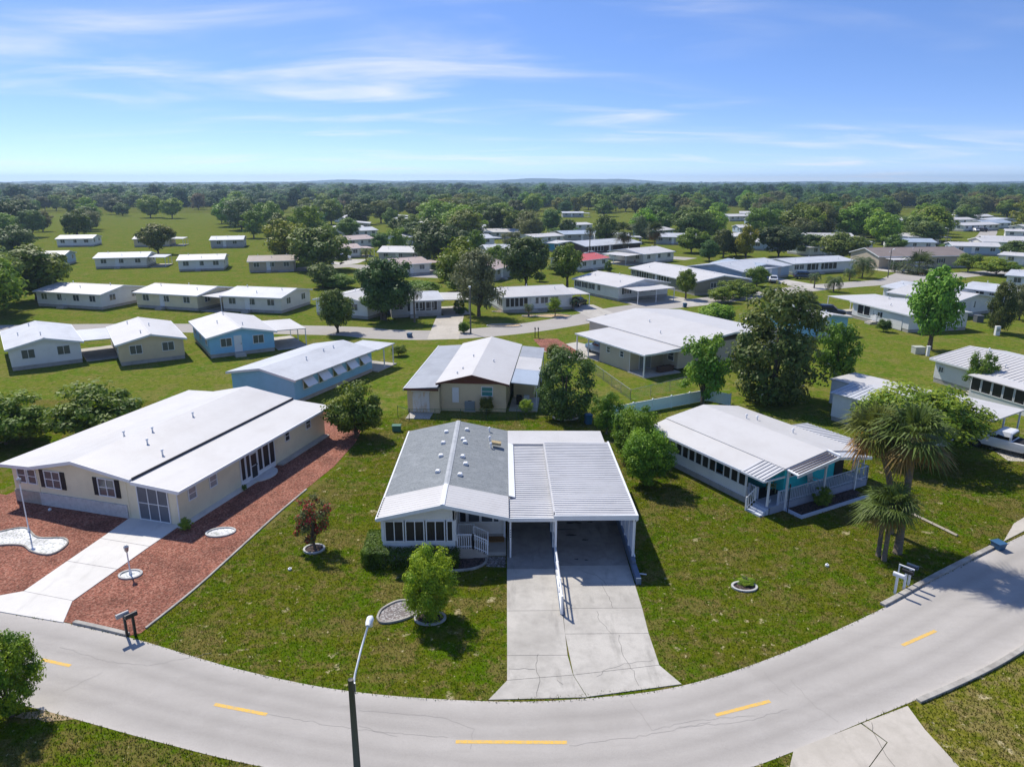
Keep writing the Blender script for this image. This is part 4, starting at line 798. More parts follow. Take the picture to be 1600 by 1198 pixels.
house('pale blue gabled house with wide grey roof and blue cars', (1158, 444), (1232, 432), 13, PBLUE, LGROOF, ridge='u', rise=1.0, wins=[('F', 2), ('F', 5), ('F', 9), ('R', 3)], doors=[('F', 11)])
house('grey house with white screened porch left of the blue gabled house', (1112, 428), (1168, 438), 9, GREYW, BLROOF, ridge='u', rise=.7, screens=[('F', 3, 9, 6)], wins=[('L', 3)])
house('long white house with screened front and grey double roof', (1238, 430), (1332, 424), 10, PWHITE, LGROOF, ridge='u', rise=.6, screens=[('F', 4, 13, 7)], wins=[('F', 1), ('F', 2.5), ('R', 3), ('R', 7)])
house('sand coloured house with brown shingle roof on the far corner', (1372, 420), (1510, 418), 12, SANDW, BROOF, ridge='u', rise=1.5, h=3.0, wins=[('F', 3), ('F', 6), ('F', 12), ('F', 16, dict(shutters=True)), ('R', 4)], carport=('F', 4, 1, 8, 2.6, WROOF2))
cw_ = house('white flat roofed house with black car in its carport', (1330, 496), (1418, 520), 9.5, PWHITE, WROOF, ridge='u', rise=.45, carport=('L', 6.5, .2, 9, 2.5), wins=[('F', 5.6, dict(w=1.0, h=.6, shutters=True)), ('R', 3, dict(w=.5, h=.8))], screens=[('F', 1.2, 4.0, 2)])
MB().box(8.2, -.05, .1, 10.6, -.0, 2.1).build('garage_door', mat('garage_white', (.74, .74, .73), .6, .3, wave=('Z', .45, .6, .03)), cw_)
house('grey roofed house directly behind the black car carport house', (1378, 470), (1452, 484), 9, PWHITE, LGROOF, ridge='u', rise=.7, screens=[('F', 4, 9, 4)])
house('white house with two rear windows right of the green tree', (1488, 497), (1552, 488), 11, PWHITE, WROOF2, ridge='w', rise=.8, wins=[('F', 2.2), ('F', 4.8), ('L', 3)])
house('long low house with pale stained roof at the right edge', (1495, 472), (1600, 486), 10, SANDW, LGROOF, ridge='u', rise=.6, screens=[('F', 2, 14, 9)])
house('grey roofed house at the right edge behind the long low house', (1570, 450), (1640, 456), 10, PWHITE, LGROOF, ridge='u', rise=.6)
house('pale blue cottage half hidden behind the magnolia', (1265, 532), (1322, 523), 7.5, LBLUE, WROOF, ridge='w', rise=.6, wins=[('F', 2.4, dict(w=.9, h=.7))])
hr = house('white ribbed roof house with a row of screen windows at the right edge', (1457, 596), (1640, 652), 9.5, PWHITE, WROOF, ridge='u', rise=.85, ov=.5, wins=[('L', 3), ('F', .8, dict(w=.5, h=.5))], screens=[('F', 6.2, 14.5, 7)])
panel(5.6, 15.0, -2.2, -.55, lambda u, w: 2.5+.05*w, .09).build('porch_roof', WROOF, hr); MB().box(5.8, -1.9, 0, 15, -1.8, .95).box(5.8, -1.8, 0, 5.9, 0, .95).build('porch_wall', PWHITE, hr)
for i in range(8): window(hr, 'F', 0, 0, 6.4+i*1.1, 1.0, w=.92, h=1.25, nx=1, nz=1, glass=SCREEN, name='screen_window', d=1.9)
rb = MB()
for k in range(30): u = -.2+k*.5; rb.slab([(u, -.5, 2.56), (u+.05, -.5, 2.56), (u+.05, 4.75, 3.49), (u, 4.75, 3.49)], .03)
rb.build('roof_rib', mat('grey_rib', (.5, .5, .51), .5, .3), hr)
# white mobile home with the carport and pickup
sh = empty('mobile_home', G(1297, 656), R(32), 'white mobile home with grey front roof and flat carport behind the palms', 'house'); HOUSES.append((G(1300, 690), R(32), 9, 12, None))
MB().box(0, -9.0, .4, 3.6, .0, 2.5).build('wall', PWHITE, sh); MB().box(3.6, -5, .3, 7.2, 2.6, 2.5).build('rear_wall', PWHITE, sh); MB().box(.04, -8.9, -.05, 3.55, -.05, .42).build('skirting', BLOCK, sh)
mb = panel(-.25, 2.9, -9.2, .2, lambda u, w: 2.58+.12*(u), .08); ribs(mb, -.25, 2.9, -9.2, .2, lambda u, w: 2.58+.12*u, .42, .04, .05); mb.build('roof', LGROOF, sh); panel(2.95, 4.6, -9.2, -.9, lambda u, w: 2.93-.1*(u-2.95), .08).build('roof', PANR, sh)
panel(3.5, 7.6, -5, 2.8, lambda u, w: 2.62, .1).build('rear_roof', WROOF, sh); panel(3.7, 8.9, -11.2, -5.05, lambda u, w: 2.45, .1).build('carport_roof', WROOF2, sh)
for x, y in ((6.0, -11), (8.7, -11), (8.7, -7.5)): post(sh, x, y, 0, 2.38, .11)
MB().box(7.3, -5.1, 0, 8.8, -5.02, 2.35).build('carport_back', mat('tan_wall', (.42, .30, .13), .8, .2), sh)
window(sh, 'L', 0, 0, -2.9, 1.25, w=1.5, h=.95, nx=2, nz=1, glass=GLASS); window(sh, 'L', 0, 0, -6.4, 1.25, w=.9, h=.9, nx=1, nz=2); window(sh, 'L', 0, 0, -8.0, 1.25, w=1.2, h=.9, nx=2, nz=1)
for y in (-3.85, -1.95): MB().box(-.04, y-.16, 1.2, -.0, y+.16, 2.25).build('shutter', mat('tan_shutter', (.5, .46, .4), .7, .2), sh)
# distant houses
far = [('pink roofed house with screened front at the far left', (508, 405), (565, 402), PWHITE, PROOF, .8), ('white house left of the grey gable house with tan roof edge', (545, 388), (585, 385), OFFW, PROOF, .9),
 ('grey gabled house with double garage left of the big oak', (592, 409), (660, 410), GREYW, WROOF2, 1.1), ('house with faded pink roof between cedar and oak', (622, 432), (672, 428), OFFW, PROOF, .9),
 ('white house with hipped grey roof among the far left trees', (552, 372), (590, 370), PWHITE, LGROOF, .9), ('small white house behind the slender trees', (626, 384), (650, 382), PWHITE, WROOF, .7),
 ('white house right of the big oak', (752, 385), (772, 384), PWHITE, LGROOF, .9), ('grey roofed house right of the big oak', (762, 405), (800, 404), GREYW, LGROOF, .9), ('pale lavender gabled house behind the yellow green tree', (772, 440), (800, 432), GREYW, PROOF, 1.2),
 ('long white house on the far field edge', (760, 360), (830, 358), OFFW, LGROOF, .8), ('far white house before the right hand field', (1022, 372), (1052, 369), PBLUE, WROOF, .8), ('far white roofed shed by the field', (900, 361), (925, 360), PWHITE, WROOF, .6),
 ('teal roofed far house at the edge of the right field', (1090, 345), (1118, 344), BLUEW, BLROOF, .7), ('tan house behind the dark oak', (1248, 372), (1275, 370), SANDW, LGROOF, .9),
 ('white gabled far house left of centre right trees', (1295, 362), (1325, 360), PWHITE, WROOF, 1.0), ('white far house with pale roof beside the clearing', (1325, 372), (1350, 371), OFFW, WROOF, .8), ('white low house left of the palm row', (1265, 401), (1315, 399), PWHITE, WROOF, .5),
 ('grey roofed far house behind the brown roofed one', (1395, 391), (1460, 392), PWHITE, BLROOF, .7), ('pale stucco far house behind the spreading oak', (1395, 365), (1420, 364), OFFW, OFFW, .7), ('white house with wide open carport at the cul de sac', (1505, 362), (1560, 360), PWHITE, WROOF, .7),
 ('grey gabled white house at the far right top', (1540, 358), (1580, 357), PWHITE, BLROOF, 1.0), ('long white house with blue end beside the side road', (1488, 398), (1562, 400), PBLUE, WROOF, .7), ('white flat roof house in the right middle distance', (1535, 384), (1600, 386), PWHITE, WROOF, .4),
 ('pale roofed house at the far right edge', (1570, 372), (1630, 374), PWHITE, WROOF2, .5), ('bright white roof house behind the right hedge', (1558, 414), (1598, 417), PWHITE, WROOF, .4),
 ('white house hidden in far left trees', (540, 349), (560, 348), PWHITE, WROOF, .8), ('white house glimpsed between far trees left of the oak', (605, 335), (622, 334), PWHITE, WROOF, .8), ('far white house right of the tall pines', (1365, 348), (1400, 347), PWHITE, WROOF, .8)]
for i, (lab, a, b, wl_, rf, rs) in enumerate(far):
    house(lab, a, b, 9.5, wl_, rf, ridge='u', rise=rs, carport=('R', 4, .5, 7, 2.45) if i % 3 == 0 else None, detail=1)
# houses further left along the streets
for i, (lab, a, b, wl_, rf, rg) in enumerate([('white roofed house left of the light blue one', (330, 560), (430, 548), LBLUE, WROOF, 'w'), ('tan house with white roof at the left by the back road', (190, 572), (290, 560), TAN, WROOF, 'w'), ('white house at the far left end of the back road', (20, 580), (130, 566), PWHITE, LGROOF, 'w'),
        ('grey roofed house across the back road at the left', (350, 486), (440, 490), OFFW, LGROOF, 'u'), ('cream house across the back road at the left', (215, 480), (310, 486), CREAM, WROOF, 'u'), ('white house across the back road at the far left', (60, 478), (160, 484), PWHITE, WROOF2, 'u'),
        ('brown roofed house in the left distance', (390, 426), (460, 424), SANDW, BROOF, 'u'), ('white house in the left distance', (280, 424), (350, 422), PWHITE, WROOF, 'u'), ('pale house in the left distance', (150, 420), (230, 418), OFFW, LGROOF, 'u'), ('blue grey house at the left edge of the distance', (20, 418), (100, 416), PBLUE, WROOF, 'u'),
        ('small white house far to the left', (420, 390), (465, 389), PWHITE, WROOF, 'u'), ('grey house far to the left', (330, 388), (380, 387), GREYW, LGROOF, 'u'), ('tan house far to the left', (210, 386), (265, 385), TAN, WROOF, 'u'), ('white roofed house far to the left edge', (90, 386), (145, 385), PWHITE, WROOF, 'u')]):
    house(lab, a, b, 12 if rg == 'w' else 9.5, wl_, rf, ridge=rg, rise=.8, carport=('R', 4.2, .5, 8, 2.45) if i % 2 == 0 else None)

# packed rows of small homes in the far neighbourhood
rh = random.Random(21); nfar = 0
ZN = [(580, 'behind the pink roofed house'), (680, 'above the grey garage house'), (800, 'around the huge live oak'), (920, 'beside the central field'), (1030, 'behind the fan palm'), (1150, 'behind the olive house'), (1280, 'behind the blue gabled house'), (1400, 'behind the long white house'), (1500, 'behind the brown roofed house'), (9999, 'at the right edge')]
for row, v in enumerate((391, 382, 374, 366, 359, 352, 346, 340)):
    u = 512+rh.uniform(0, 30)
    while u < 1640:
        w_ = rh.uniform(11, 15); x, y = G(u, v); c_, s_ = math.cos(0), 0; ok = not ((820 < u < 1010 and 342 < v < 372) or (1040 < u < 1130 and 342 < v < 372))
        for (a, an, W, L, cp) in HOUSES:
            for q in ((x, y), (x+w_, y), (x+w_/2, y+4), (x, y+9), (x+w_, y+9)):
                dx, dy = q[0]-a[0], q[1]-a[1]; uu, ww = dx*math.cos(-an)-dy*math.sin(-an), dx*math.sin(-an)+dy*math.cos(-an)
                if -5 < uu < W+6 and -4 < ww < L+4: ok = False
        if ok and rh.random() < .72:
            k = rh.randrange(6); wl_, rf, nm_ = [(PWHITE, WROOF, 'white'), (OFFW, WROOF, 'cream walled'), (PWHITE, WROOF2, 'weathered white'), (GREYW, LGROOF, 'grey roofed'), (SANDW, WROOF2, 'sand walled'), (PBLUE, WROOF, 'pale blue walled')][k]
            zn = next(z for lim, z in ZN if u < lim); lab = '%s far home %s, row %s' % (nm_, zn, ('nearest', 'second', 'third', 'fourth', 'fifth', 'sixth', 'seventh', 'farthest')[row])
            house(lab, (u, v), (u+10, v), rh.uniform(8, 11), wl_, rf, ridge=rh.choice('uuw'), rise=rh.uniform(.5, 1.0), W=w_, ang=R(rh.uniform(-18, 18)), carport=('R', 4, .5, 7, 2.45) if k % 2 else None, group='far homes %s' % zn); nfar += 1
        u += w_*FOC/math.hypot(x, y)*rh.uniform(1.5, 2.3)
print('far homes', nfar)
# ================================================================== VEGETATION
def leaf_mesh(name, pos, nrm, size, col, aspect=.55):
    """one rhombic leaf per position"""
    n = len(pos); r = rng.normal(size=(n, 3)); t = np.cross(nrm, r); t /= np.linalg.norm(t, axis=1)[:, None]+1e-9; b = np.cross(nrm, t)
    s = size[:, None]; v = np.empty((n, 4, 3)); v[:, 0] = pos-t*s; v[:, 1] = pos-b*s*aspect; v[:, 2] = pos+t*s; v[:, 3] = pos+b*s*aspect
    me = bpy.data.meshes.new(name); me.vertices.add(4*n); me.vertices.foreach_set('co', v.ravel())
    me.loops.add(4*n); me.loops.foreach_set('vertex_index', np.arange(4*n, dtype=np.int32)); me.polygons.add(n)
    me.polygons.foreach_set('loop_start', np.arange(0, 4*n, 4, dtype=np.int32)); me.update(calc_edges=True)
    at = me.color_attributes.new('Col', 'FLOAT_COLOR', 'CORNER'); c = np.ones((n, 4, 4), np.float32); c[:, :, :3] = col[:, None, :]; at.data.foreach_set('color', c.ravel())
    me.materials.append(LEAF); return me
def unit(n): d = rng.normal(size=(n, 3)); return d/np.linalg.norm(d, axis=1)[:, None]
BRI = 2.25
GREENS = {'oak': ((.036, .060, .013), (.085, .105, .024)), 'round': ((.050, .092, .010), (.125, .165, .016)), 'dark': ((.022, .048, .012), (.055, .092, .020)), 'shrub': ((.055, .110, .006), (.165, .215, .012)),
          'magnolia': ((.026, .047, .009), (.074, .084, .018)), 'grey': ((.060, .068, .030), (.105, .112, .050)), 'hedge': ((.040, .080, .008), (.105, .140, .012)), 'red': ((.045, .070, .018), (.090, .085, .030))}
def crown(kind, shape='ball', n_cl=46, per=110, leaf=.05, cr=.26, cols=None, flower=None, spread=.78):
    """unit crown: radius about 1 in x and y, height 0..2; clumps of leaves spread through the volume"""
    lo, hi = [np.array(c)*BRI for c in GREENS[cols or kind]]; P, Nn, Sz, Cc = [], [], [], []
    cents = []
    for k in range(n_cl):
        d = unit(1)[0]; r = rng.random()**.38*spread
        if shape == 'ball': c = d*r
        elif shape == 'dome': d[2] = d[2]*.8-.05; d = d/max(np.abs(d))**.55; c = d*r*.92
        elif shape == 'cone':
            t = rng.random()**1.35; a = rng.random()*6.283; rr = (1-t)**.75*spread*(.45+.55*rng.random()); c = np.array((math.cos(a)*rr, math.sin(a)*rr, -.95+1.9*t))
        elif shape == 'umbrella': a = rng.random()*6.283; rr = rng.random()**.5*.9; c = np.array((math.cos(a)*rr, math.sin(a)*rr, (.45-.75*rr**2)+.35*rng.normal()*.5))
        elif shape == 'irregular': d = d/max(np.abs(d))**.5; c = d*r*np.array((1, 1, 1.02))*(.75+.4*rng.random())
        elif shape == 'egg': z = rng.uniform(-1, 1); a = rng.random()*6.283; prof = math.sqrt(max(0, 1-((z+.30)/(1.32 if z > -.3 else .85))**2)); rr = prof*(.35+.65*rng.random()**.5)*.88; c = np.array((math.cos(a)*rr, math.sin(a)*rr, z*.9))
        elif shape == 'box': c = (rng.random(3)*2-1)*.86
        cents.append(c)
    for c in cents:
        m = int(per*(.6+.8*rng.random())); d = unit(m); rad = cr*(.7+.6*rng.random())*(rng.random(m)**.42); off = d*rad[:, None]*np.array((1.12, 1.12, .82))
        p = c+off; out = .75*d+.55*unit(m)+np.array((0, 0, .35))+.25*c; out /= np.linalg.norm(out, axis=1)[:, None]
        tone = np.clip(rng.normal(.45, .25)+rng.normal(0, .22, m), 0, 1.15); col = lo+(hi-lo)*tone[:, None]
        P.append(p); Nn.append(out); Sz.append(leaf*(.6+.8*rng.random(m))); Cc.append(col)
        if flower is not None and rng.random() < flower[2]:
            j = rng.choice(m, size=max(1, int(m*flower[1])), replace=False); Cc[-1][j] = np.array(flower[0]); Sz[-1][j] *= flower[3]
    p = np.concatenate(P); p[:, 2] += 1
    return leaf_mesh('crown', p, np.concatenate(Nn), np.concatenate(Sz), np.concatenate(Cc)), [c+np.array((0, 0, 1)) for c in cents]
PROTO = {}
def proto(kind, i):
    key = (kind, i)
    if key not in PROTO:
        f = {'oak': lambda: crown('oak', 'dome', 85, 125, .058, .25), 'round': lambda: crown('round', 'ball', 80, 125, .058, .26), 'dark': lambda: crown('dark', 'irregular', 90, 130, .052, .25),
             'sparse': lambda: crown('round', 'irregular', 60, 105, .052, .23), 'grey': lambda: crown('grey', 'irregular', 80, 120, .046, .23), 'magnolia': lambda: crown('magnolia', 'egg', 120, 120, .040, .22, flower=((.75, .74, .66), .010, .5, .9), spread=.95),
             'cypress': lambda: crown('dark', 'egg', 95, 110, .042, .22, spread=.95), 'shrub': lambda: crown('shrub', 'ball', 70, 150, .036, .23), 'bush': lambda: crown('hedge', 'dome', 80, 140, .048, .25), 'tall': lambda: crown('shrub', 'egg', 90, 140, .036, .22, cols='shrub', spread=.92),
             'ball': lambda: crown('shrub', 'ball', 130, 150, .034, .2, spread=.86),
             'red': lambda: crown('red', 'irregular', 48, 95, .042, .2, flower=((.42, .03, .035), .38, .75, 1.15)), 'umbrella': lambda: crown('shrub', 'umbrella', 80, 110, .040, .2), 'pine': lambda: crown('dark', 'cone', 60, 70, .05, .2, spread=.8)}[kind]
        me, cs = f(); PROTO[key] = (me, cs)
    return PROTO[key]
def limbs(cents, h0, sc, H, r0, seed, lean=0):
    """tapered trunk with limbs that reach into the crown (coordinates in metres)"""
    r = random.Random(seed); mb = MB(); top = Vector((lean, 0, h0+(H-h0)*.55))
    mb.tube([(0, 0, -.1), (r.uniform(-.05, .05), r.uniform(-.05, .05), h0*.5), (lean*.5, 0, h0), top], [r0*1.25, r0, r0*.85, r0*.35], 8)
    for c in r.sample(cents, min(9, len(cents))):
        e = Vector((c[0]*sc[0]*.85, c[1]*sc[1]*.85, h0+c[2]*sc[2]*.85)); s = Vector((lean*.5, 0, h0*(.75+.25*r.random()))); m = (s+e)/2+Vector((0, 0, .12*(e-s).length))
        mb.tube([s, m, e], [r0*.5, r0*.3, r0*.1], 5)
    return mb
TREES = []
def tree(label, u, vb, vt, wpx, kind, var=0, tint=(1, 1, 1), trunk=.25, name='tree', cat='tree', group=None, depth=None, xy=None, Hh=None, rw=None, two=False):
    """u, vb: foot; vt: top row; wpx: crown width (picture pixels); trunk: share of the height that is clear trunk"""
    if xy is None:
        x, y = G(u, vb); H = height_at(x, y, vt); d = math.hypot(x, y, ); dd = y*math.cos(PITCH)+CAM_H*math.sin(PITCH); rad = wpx*dd/FOC/2
    else: (x, y), H, rad = xy, Hh, rw
    TREES.append((x, y, rad))
    root = empty(name, (x, y), random.uniform(0, 6.28), label, cat, group); me, cs = proto(kind, var)
    trunk *= .62; h0 = H*trunk; hz = (H-h0)/2
    c = link('crown', me, None, root, (0, 0, h0-.05*hz)); c.scale = (rad, rad*random.uniform(.92, 1.06), hz*1.04); c.color = (*tint, 1)
    r0 = max(.05, min(.38, H*.026))
    mb = limbs(cs, max(h0, .2), (rad, rad, hz), H, r0, zlib.crc32(label.encode()) % 1000)
    if two: mb.tube([(.5, .2, -.1), (.55, .25, h0), (.3, .1, h0+hz)], [r0*1.1, r0*.8, r0*.3], 7)
    mb.build('trunk', BARK, root)
    return root
# --- near shrubs and trees
T = tree
T('leafy bright green shrub with pointed top standing in front of the hedge', 673, 966, 850, 94, 'ball', 2, (1.05, .98, .85), .01, 'shrub', 'shrub')
T('round clipped bright green bush cut off by the left edge', 18, 1118, 985, 112, 'ball', 0, (1.0, 1.05, .9), .08, 'shrub', 'shrub')
T('red flowering bush in a concrete ring on the front lawn', 491, 858, 772, 74, 'red', 0, (1, 1, 1), .18, 'flowering_bush', 'bush')
T('big rounded olive green shrub behind the red mulch yard', 556, 684, 590, 94, 'bush', 0, (1.05, .95, .9), .03, 'shrub', 'shrub')
T('small round bush on the lawn by the light blue porch', 623, 556, 537, 29, 'bush', 1, (1.1, 1, .9), .1, 'shrub', 'shrub')
T('dark cypress like tree in a white ring behind the carport', 884, 652, 543, 96, 'cypress', 0, (1.25, 1.2, 1.0), .12, 'cypress_tree', 'tree')
T('dark purple green bush against the tan house', 760, 647, 616, 25, 'bush', 1, (.75, .55, .7), .02, 'shrub', 'shrub'); T('rounded yellow green bush by the tan house porch', 822, 648, 621, 27, 'shrub', 1, (1, 1, .9), .15, 'shrub', 'shrub')
T('tall bright green shrub beside the double carport, front one of three', 1012, 757, 664, 92, 'ball', 1, (.72, .88, .9), .02, 'shrub', 'shrub'); T('bright green shrub at the back corner of the carport, middle of three', 992, 718, 630, 84, 'ball', 0, (.8, .92, .9), .03, 'shrub', 'shrub'); T('small loose shrub behind the carport, rearmost of three', 948, 678, 606, 62, 'shrub', 1, (.7, .85, .9), .05, 'shrub', 'shrub')
T('light green crape myrtle in front of the magnolia', 1097, 632, 513, 88, 'sparse', 1, (.85, 1.0, .9), .2); T('large dark magnolia with white flowers', 1206, 624, 452, 158, 'magnolia', 0, (1, 1, 1), .07, 'magnolia_tree')
T('bright green round tree behind the white roofs', 1118, 508, 471, 66, 'round', 0, (1, 1.1, .8), .1); T('thin green tree right of the magnolia', 1302, 614, 498, 68, 'sparse', 2, (.8, 1.0, .9), .22)
T('tall fresh green tree on the open lawn at the right', 1452, 546, 408, 84, 'round', 1, (.75, 1.0, .95), .22); T('young dark magnolia at the right edge of the lawn', 1560, 520, 440, 46, 'magnolia', 0, (1, .95, .9), .15, 'magnolia_tree')
T('spreading yellow green tree beside the white mobile home', 1432, 712, 598, 205, 'ball', 1, (.85, .8, .9), .18); T('slender sapling before the white ribbed roof', 1526, 618, 545, 46, 'sparse', 0, (.9, 1, 1), .2)
T('dark multi trunk cedar across the back road', 602, 500, 398, 92, 'dark', 0, (1, 1, 1), .16, 'cedar_tree', two=True); T('bushy olive tree at the left beside the back road', 528, 520, 443, 58, 'oak', 0, (1.2, 1.2, .9), .14)
T('grey green mossy oak beside the street lamp across the road', 748, 494, 384, 80, 'grey', 0, (.95, .95, .95), .2, 'oak_tree'); T('yellow green tree behind the mossy oak', 722, 462, 370, 84, 'round', 2, (1.15, 1, .7), .15)
T('dark broad oak behind the white garden house', 822, 448, 357, 84, 'oak', 1, (.95, 1, .9), .12, 'oak_tree'); T('light green tree with visible forked trunk beside the white house', 886, 450, 376, 60, 'round', 0, (1.05, 1.05, .8), .32)
T('round topiary tree in the garden bed', 867, 494, 463, 33, 'shrub', 0, (1, 1, .8), .35, 'topiary_tree'); T('dark clipped bush left of the street lamp', 725, 520, 500, 20, 'bush', 0, (.6, .7, .7), .02, 'shrub', 'shrub'); T('dark shrub at the carport end of the grey roofed house', 718, 490, 466, 20, 'cypress', 0, (.8, .9, .9), .02, 'shrub', 'shrub')
T('huge dark live oak in the middle distance', 688, 414, 333, 102, 'oak', 2, (.85, .9, 1), .1, 'oak_tree')
T('hedge like bushes left of the grey roofed house, nearer', 660, 470, 445, 60, 'bush', 1, (1, 1, .9), .02, 'shrub', 'shrub'); T('hedge like bushes behind the cedar', 530, 450, 424, 60, 'bush', 0, (.8, .9, .9), .02, 'shrub', 'shrub')
T('dark reddish round bush beside the red mulch patch', 866, 565, 532, 28, 'bush', 0, (.8, .6, .6), .05, 'shrub', 'shrub'); T('round dark bush by the flat roofed white house', 1380, 518, 496, 26, 'bush', 1, (.6, .75, .8), .03, 'shrub', 'shrub'); T('low palmetto like bush behind the black car', 1258, 490, 455, 44, 'magnolia', 0, (1.1, 1.1, 1), .1, 'shrub', 'shrub')
T('small round tree on the lawn before the olive house', 1071, 467, 417, 36, 'round', 1, (1, .95, .9), .3); T('loose shrub by the sandy drive', 1145, 466, 435, 56, 'sparse', 1, (1.1, 1, 1), .1, 'shrub', 'shrub'); T('round green tree in front of the blue gabled house', 1182, 448, 412, 44, 'bush', 1, (.9, .95, .9), .12)
for q in (('dark round tree behind the olive house', 1108, 408, 374, 36, 'dark', 0, (1, 1.1, 1)), ('yellow flowering tree among the far oaks', 1165, 405, 350, 38, 'round', 2, (1.9, 1.25, .5)), ('grey green oak left of the yellow tree', 1130, 402, 352, 40, 'oak', 0, (1.1, 1, 1)), ('dark spreading oak right of the yellow tree', 1216, 402, 345, 76, 'oak', 1, (.8, .85, 1)), ('broad green tree above the long white house', 1316, 406, 358, 80, 'oak', 2, (1.3, 1.25, .8)),
          ('big rounded oak in the right clearing', 1443, 381, 340, 64, 'oak', 0, (.95, 1, 1)), ('green tree left of the right clearing', 1362, 372, 345, 42, 'round', 1, (.8, .9, .9)), ('olive round bush at the right', 1556, 430, 400, 66, 'bush', 0, (1.2, 1.05, .8)), ('dark hedge tree beside the brown roofed house', 1512, 425, 392, 46, 'bush', 1, (.8, .8, .9)), ('dark round tree behind the brown roofed house', 1475, 392, 380, 28, 'bush', 0, (.7, .8, .9)),
          ('round oak on the central field', 886, 371, 338, 30, 'oak', 1, (1, 1.05, .8)), ('dome shaped oak beside the tall palm', 948, 384, 330, 48, 'oak', 2, (1.05, 1.1, .8)), ('pale green tree on the central field edge', 838, 372, 338, 32, 'round', 1, (1.1, 1, .8)), ('dark tree on the central field edge', 862, 364, 325, 36, 'dark', 1, (1, 1.1, 1)), ('green tree right of the dome oak', 1000, 378, 336, 36, 'grey', 1, (.9, 1.1, .9)), ('bright tree in front of the far pines', 1032, 366, 328, 42, 'round', 0, (.8, 1.05, .9)), ('oak before the right field', 1068, 360, 318, 38, 'oak', 0, (1, 1.1, .9)),
          ('bushy tree behind the white roofed carport house', 1080, 395, 356, 52, 'round', 2, (1.0, 1, .8)), ('light tree beside the far grey gable', 622, 395, 352, 40, 'sparse', 1, (1.1, 1.1, 1)), ('round tree beside the pink roofed house', 595, 392, 362, 34, 'dark', 1, (1.3, 1.4, 1)), ('yellow tipped round tree left of the big oak', 645, 360, 334, 30, 'round', 2, (1.2, 1.1, .7)), ('feathery green trees at the far left', 545, 372, 338, 40, 'round', 0, (.9, 1.0, .8)), ('green tree at the left picture gap', 515, 388, 348, 36, 'round', 1, (1, 1, .8)), ('tree behind the grey garage house', 745, 398, 356, 30, 'round', 1, (1, 1.1, .7)),
          ('tree right of the red roof', 800, 400, 362, 36, 'grey', 1, (1.1, 1.1, 1)), ('low shrub tree by the red roof', 950, 425, 408, 14, 'cypress', 0, (1.2, 1.3, 1)), ('dark hedge tree behind the central houses', 880, 368, 353, 60, 'bush', 0, (.55, .7, .7))):
    T(q[0], q[1], q[2], q[3], q[4], q[5], q[6], q[7], .14)
for q in (('dark hedge row left of the cedar', 512, 446, 424, 50, 'bush', 1, (.75, .9, .8)), ('green bushes right of the cedar crown', 655, 462, 436, 70, 'round', 0, (.9, 1, .9)), ('leafy bushes below the big oak', 700, 440, 412, 50, 'bush', 0, (.9, .95, .9)), ('bush behind the grey carport', 715, 455, 430, 40, 'round', 1, (.9, .95, .8)),
          ('tree right of the yellow green tree', 775, 420, 380, 40, 'round', 1, (1, 1.05, .8)), ('tree left of the dark broad oak', 795, 432, 392, 30, 'oak', 0, (1, 1, .9)), ('shrubs left of the red roof', 872, 428, 405, 40, 'bush', 1, (.9, .95, .9)), ('round shrub before the dark broad oak', 843, 440, 422, 22, 'bush', 0, (1, 1, .9)),
          ('low green shrubs before the sandy drive', 1168, 462, 442, 40, 'round', 2, (1.1, 1, .9)), ('olive shrubs along the sandy drive', 1128, 472, 446, 50, 'sparse', 0, (1.2, 1.1, 1)), ('loose bushes beside the road bend', 1200, 470, 448, 30, 'sparse', 1, (1.1, 1.1, .9)), ('trees behind the boat', 1105, 395, 365, 50, 'round', 1, (.9, 1, .9)), ('green tree behind the blue gabled roof', 1150, 400, 372, 40, 'oak', 2, (1.1, 1.1, .9)),
          ('wide oak behind the long white house', 1262, 398, 362, 60, 'oak', 0, (.9, 1, .9)), ('tree over the brown roof', 1395, 392, 366, 44, 'round', 2, (.85, .95, .9)), ('tree at the right edge of the distance', 1585, 410, 370, 50, 'oak', 1, (1, 1.05, .9)), ('grey tree at the right edge behind the young magnolia', 1592, 500, 440, 40, 'grey', 0, (1, 1, .9)), ('bushes by the pink roofed house', 510, 412, 395, 24, 'bush', 1, (.8, .95, .9)), ('round crown behind the white gabled house', 505, 450, 405, 50, 'oak', 2, (1, 1, .9))):
    T(q[0], q[1], q[2], q[3], q[4], q[5], q[6], q[7], .1)
for q in (('dense green bush behind the cream house, left of two', (-40, 54), 4.5, 3.6), ('dense green bush behind the cream house, right of two', (-33.5, 55.5), 5.0, 3.8), ('bushy thicket at the left edge behind the cream house', (-47, 50), 4.4, 3.8)): T(q[0], 0, 0, 0, 0, 'bush', 0, (1, 1, .8), .02, 'shrub', 'shrub', xy=q[1], Hh=q[2], rw=q[3])
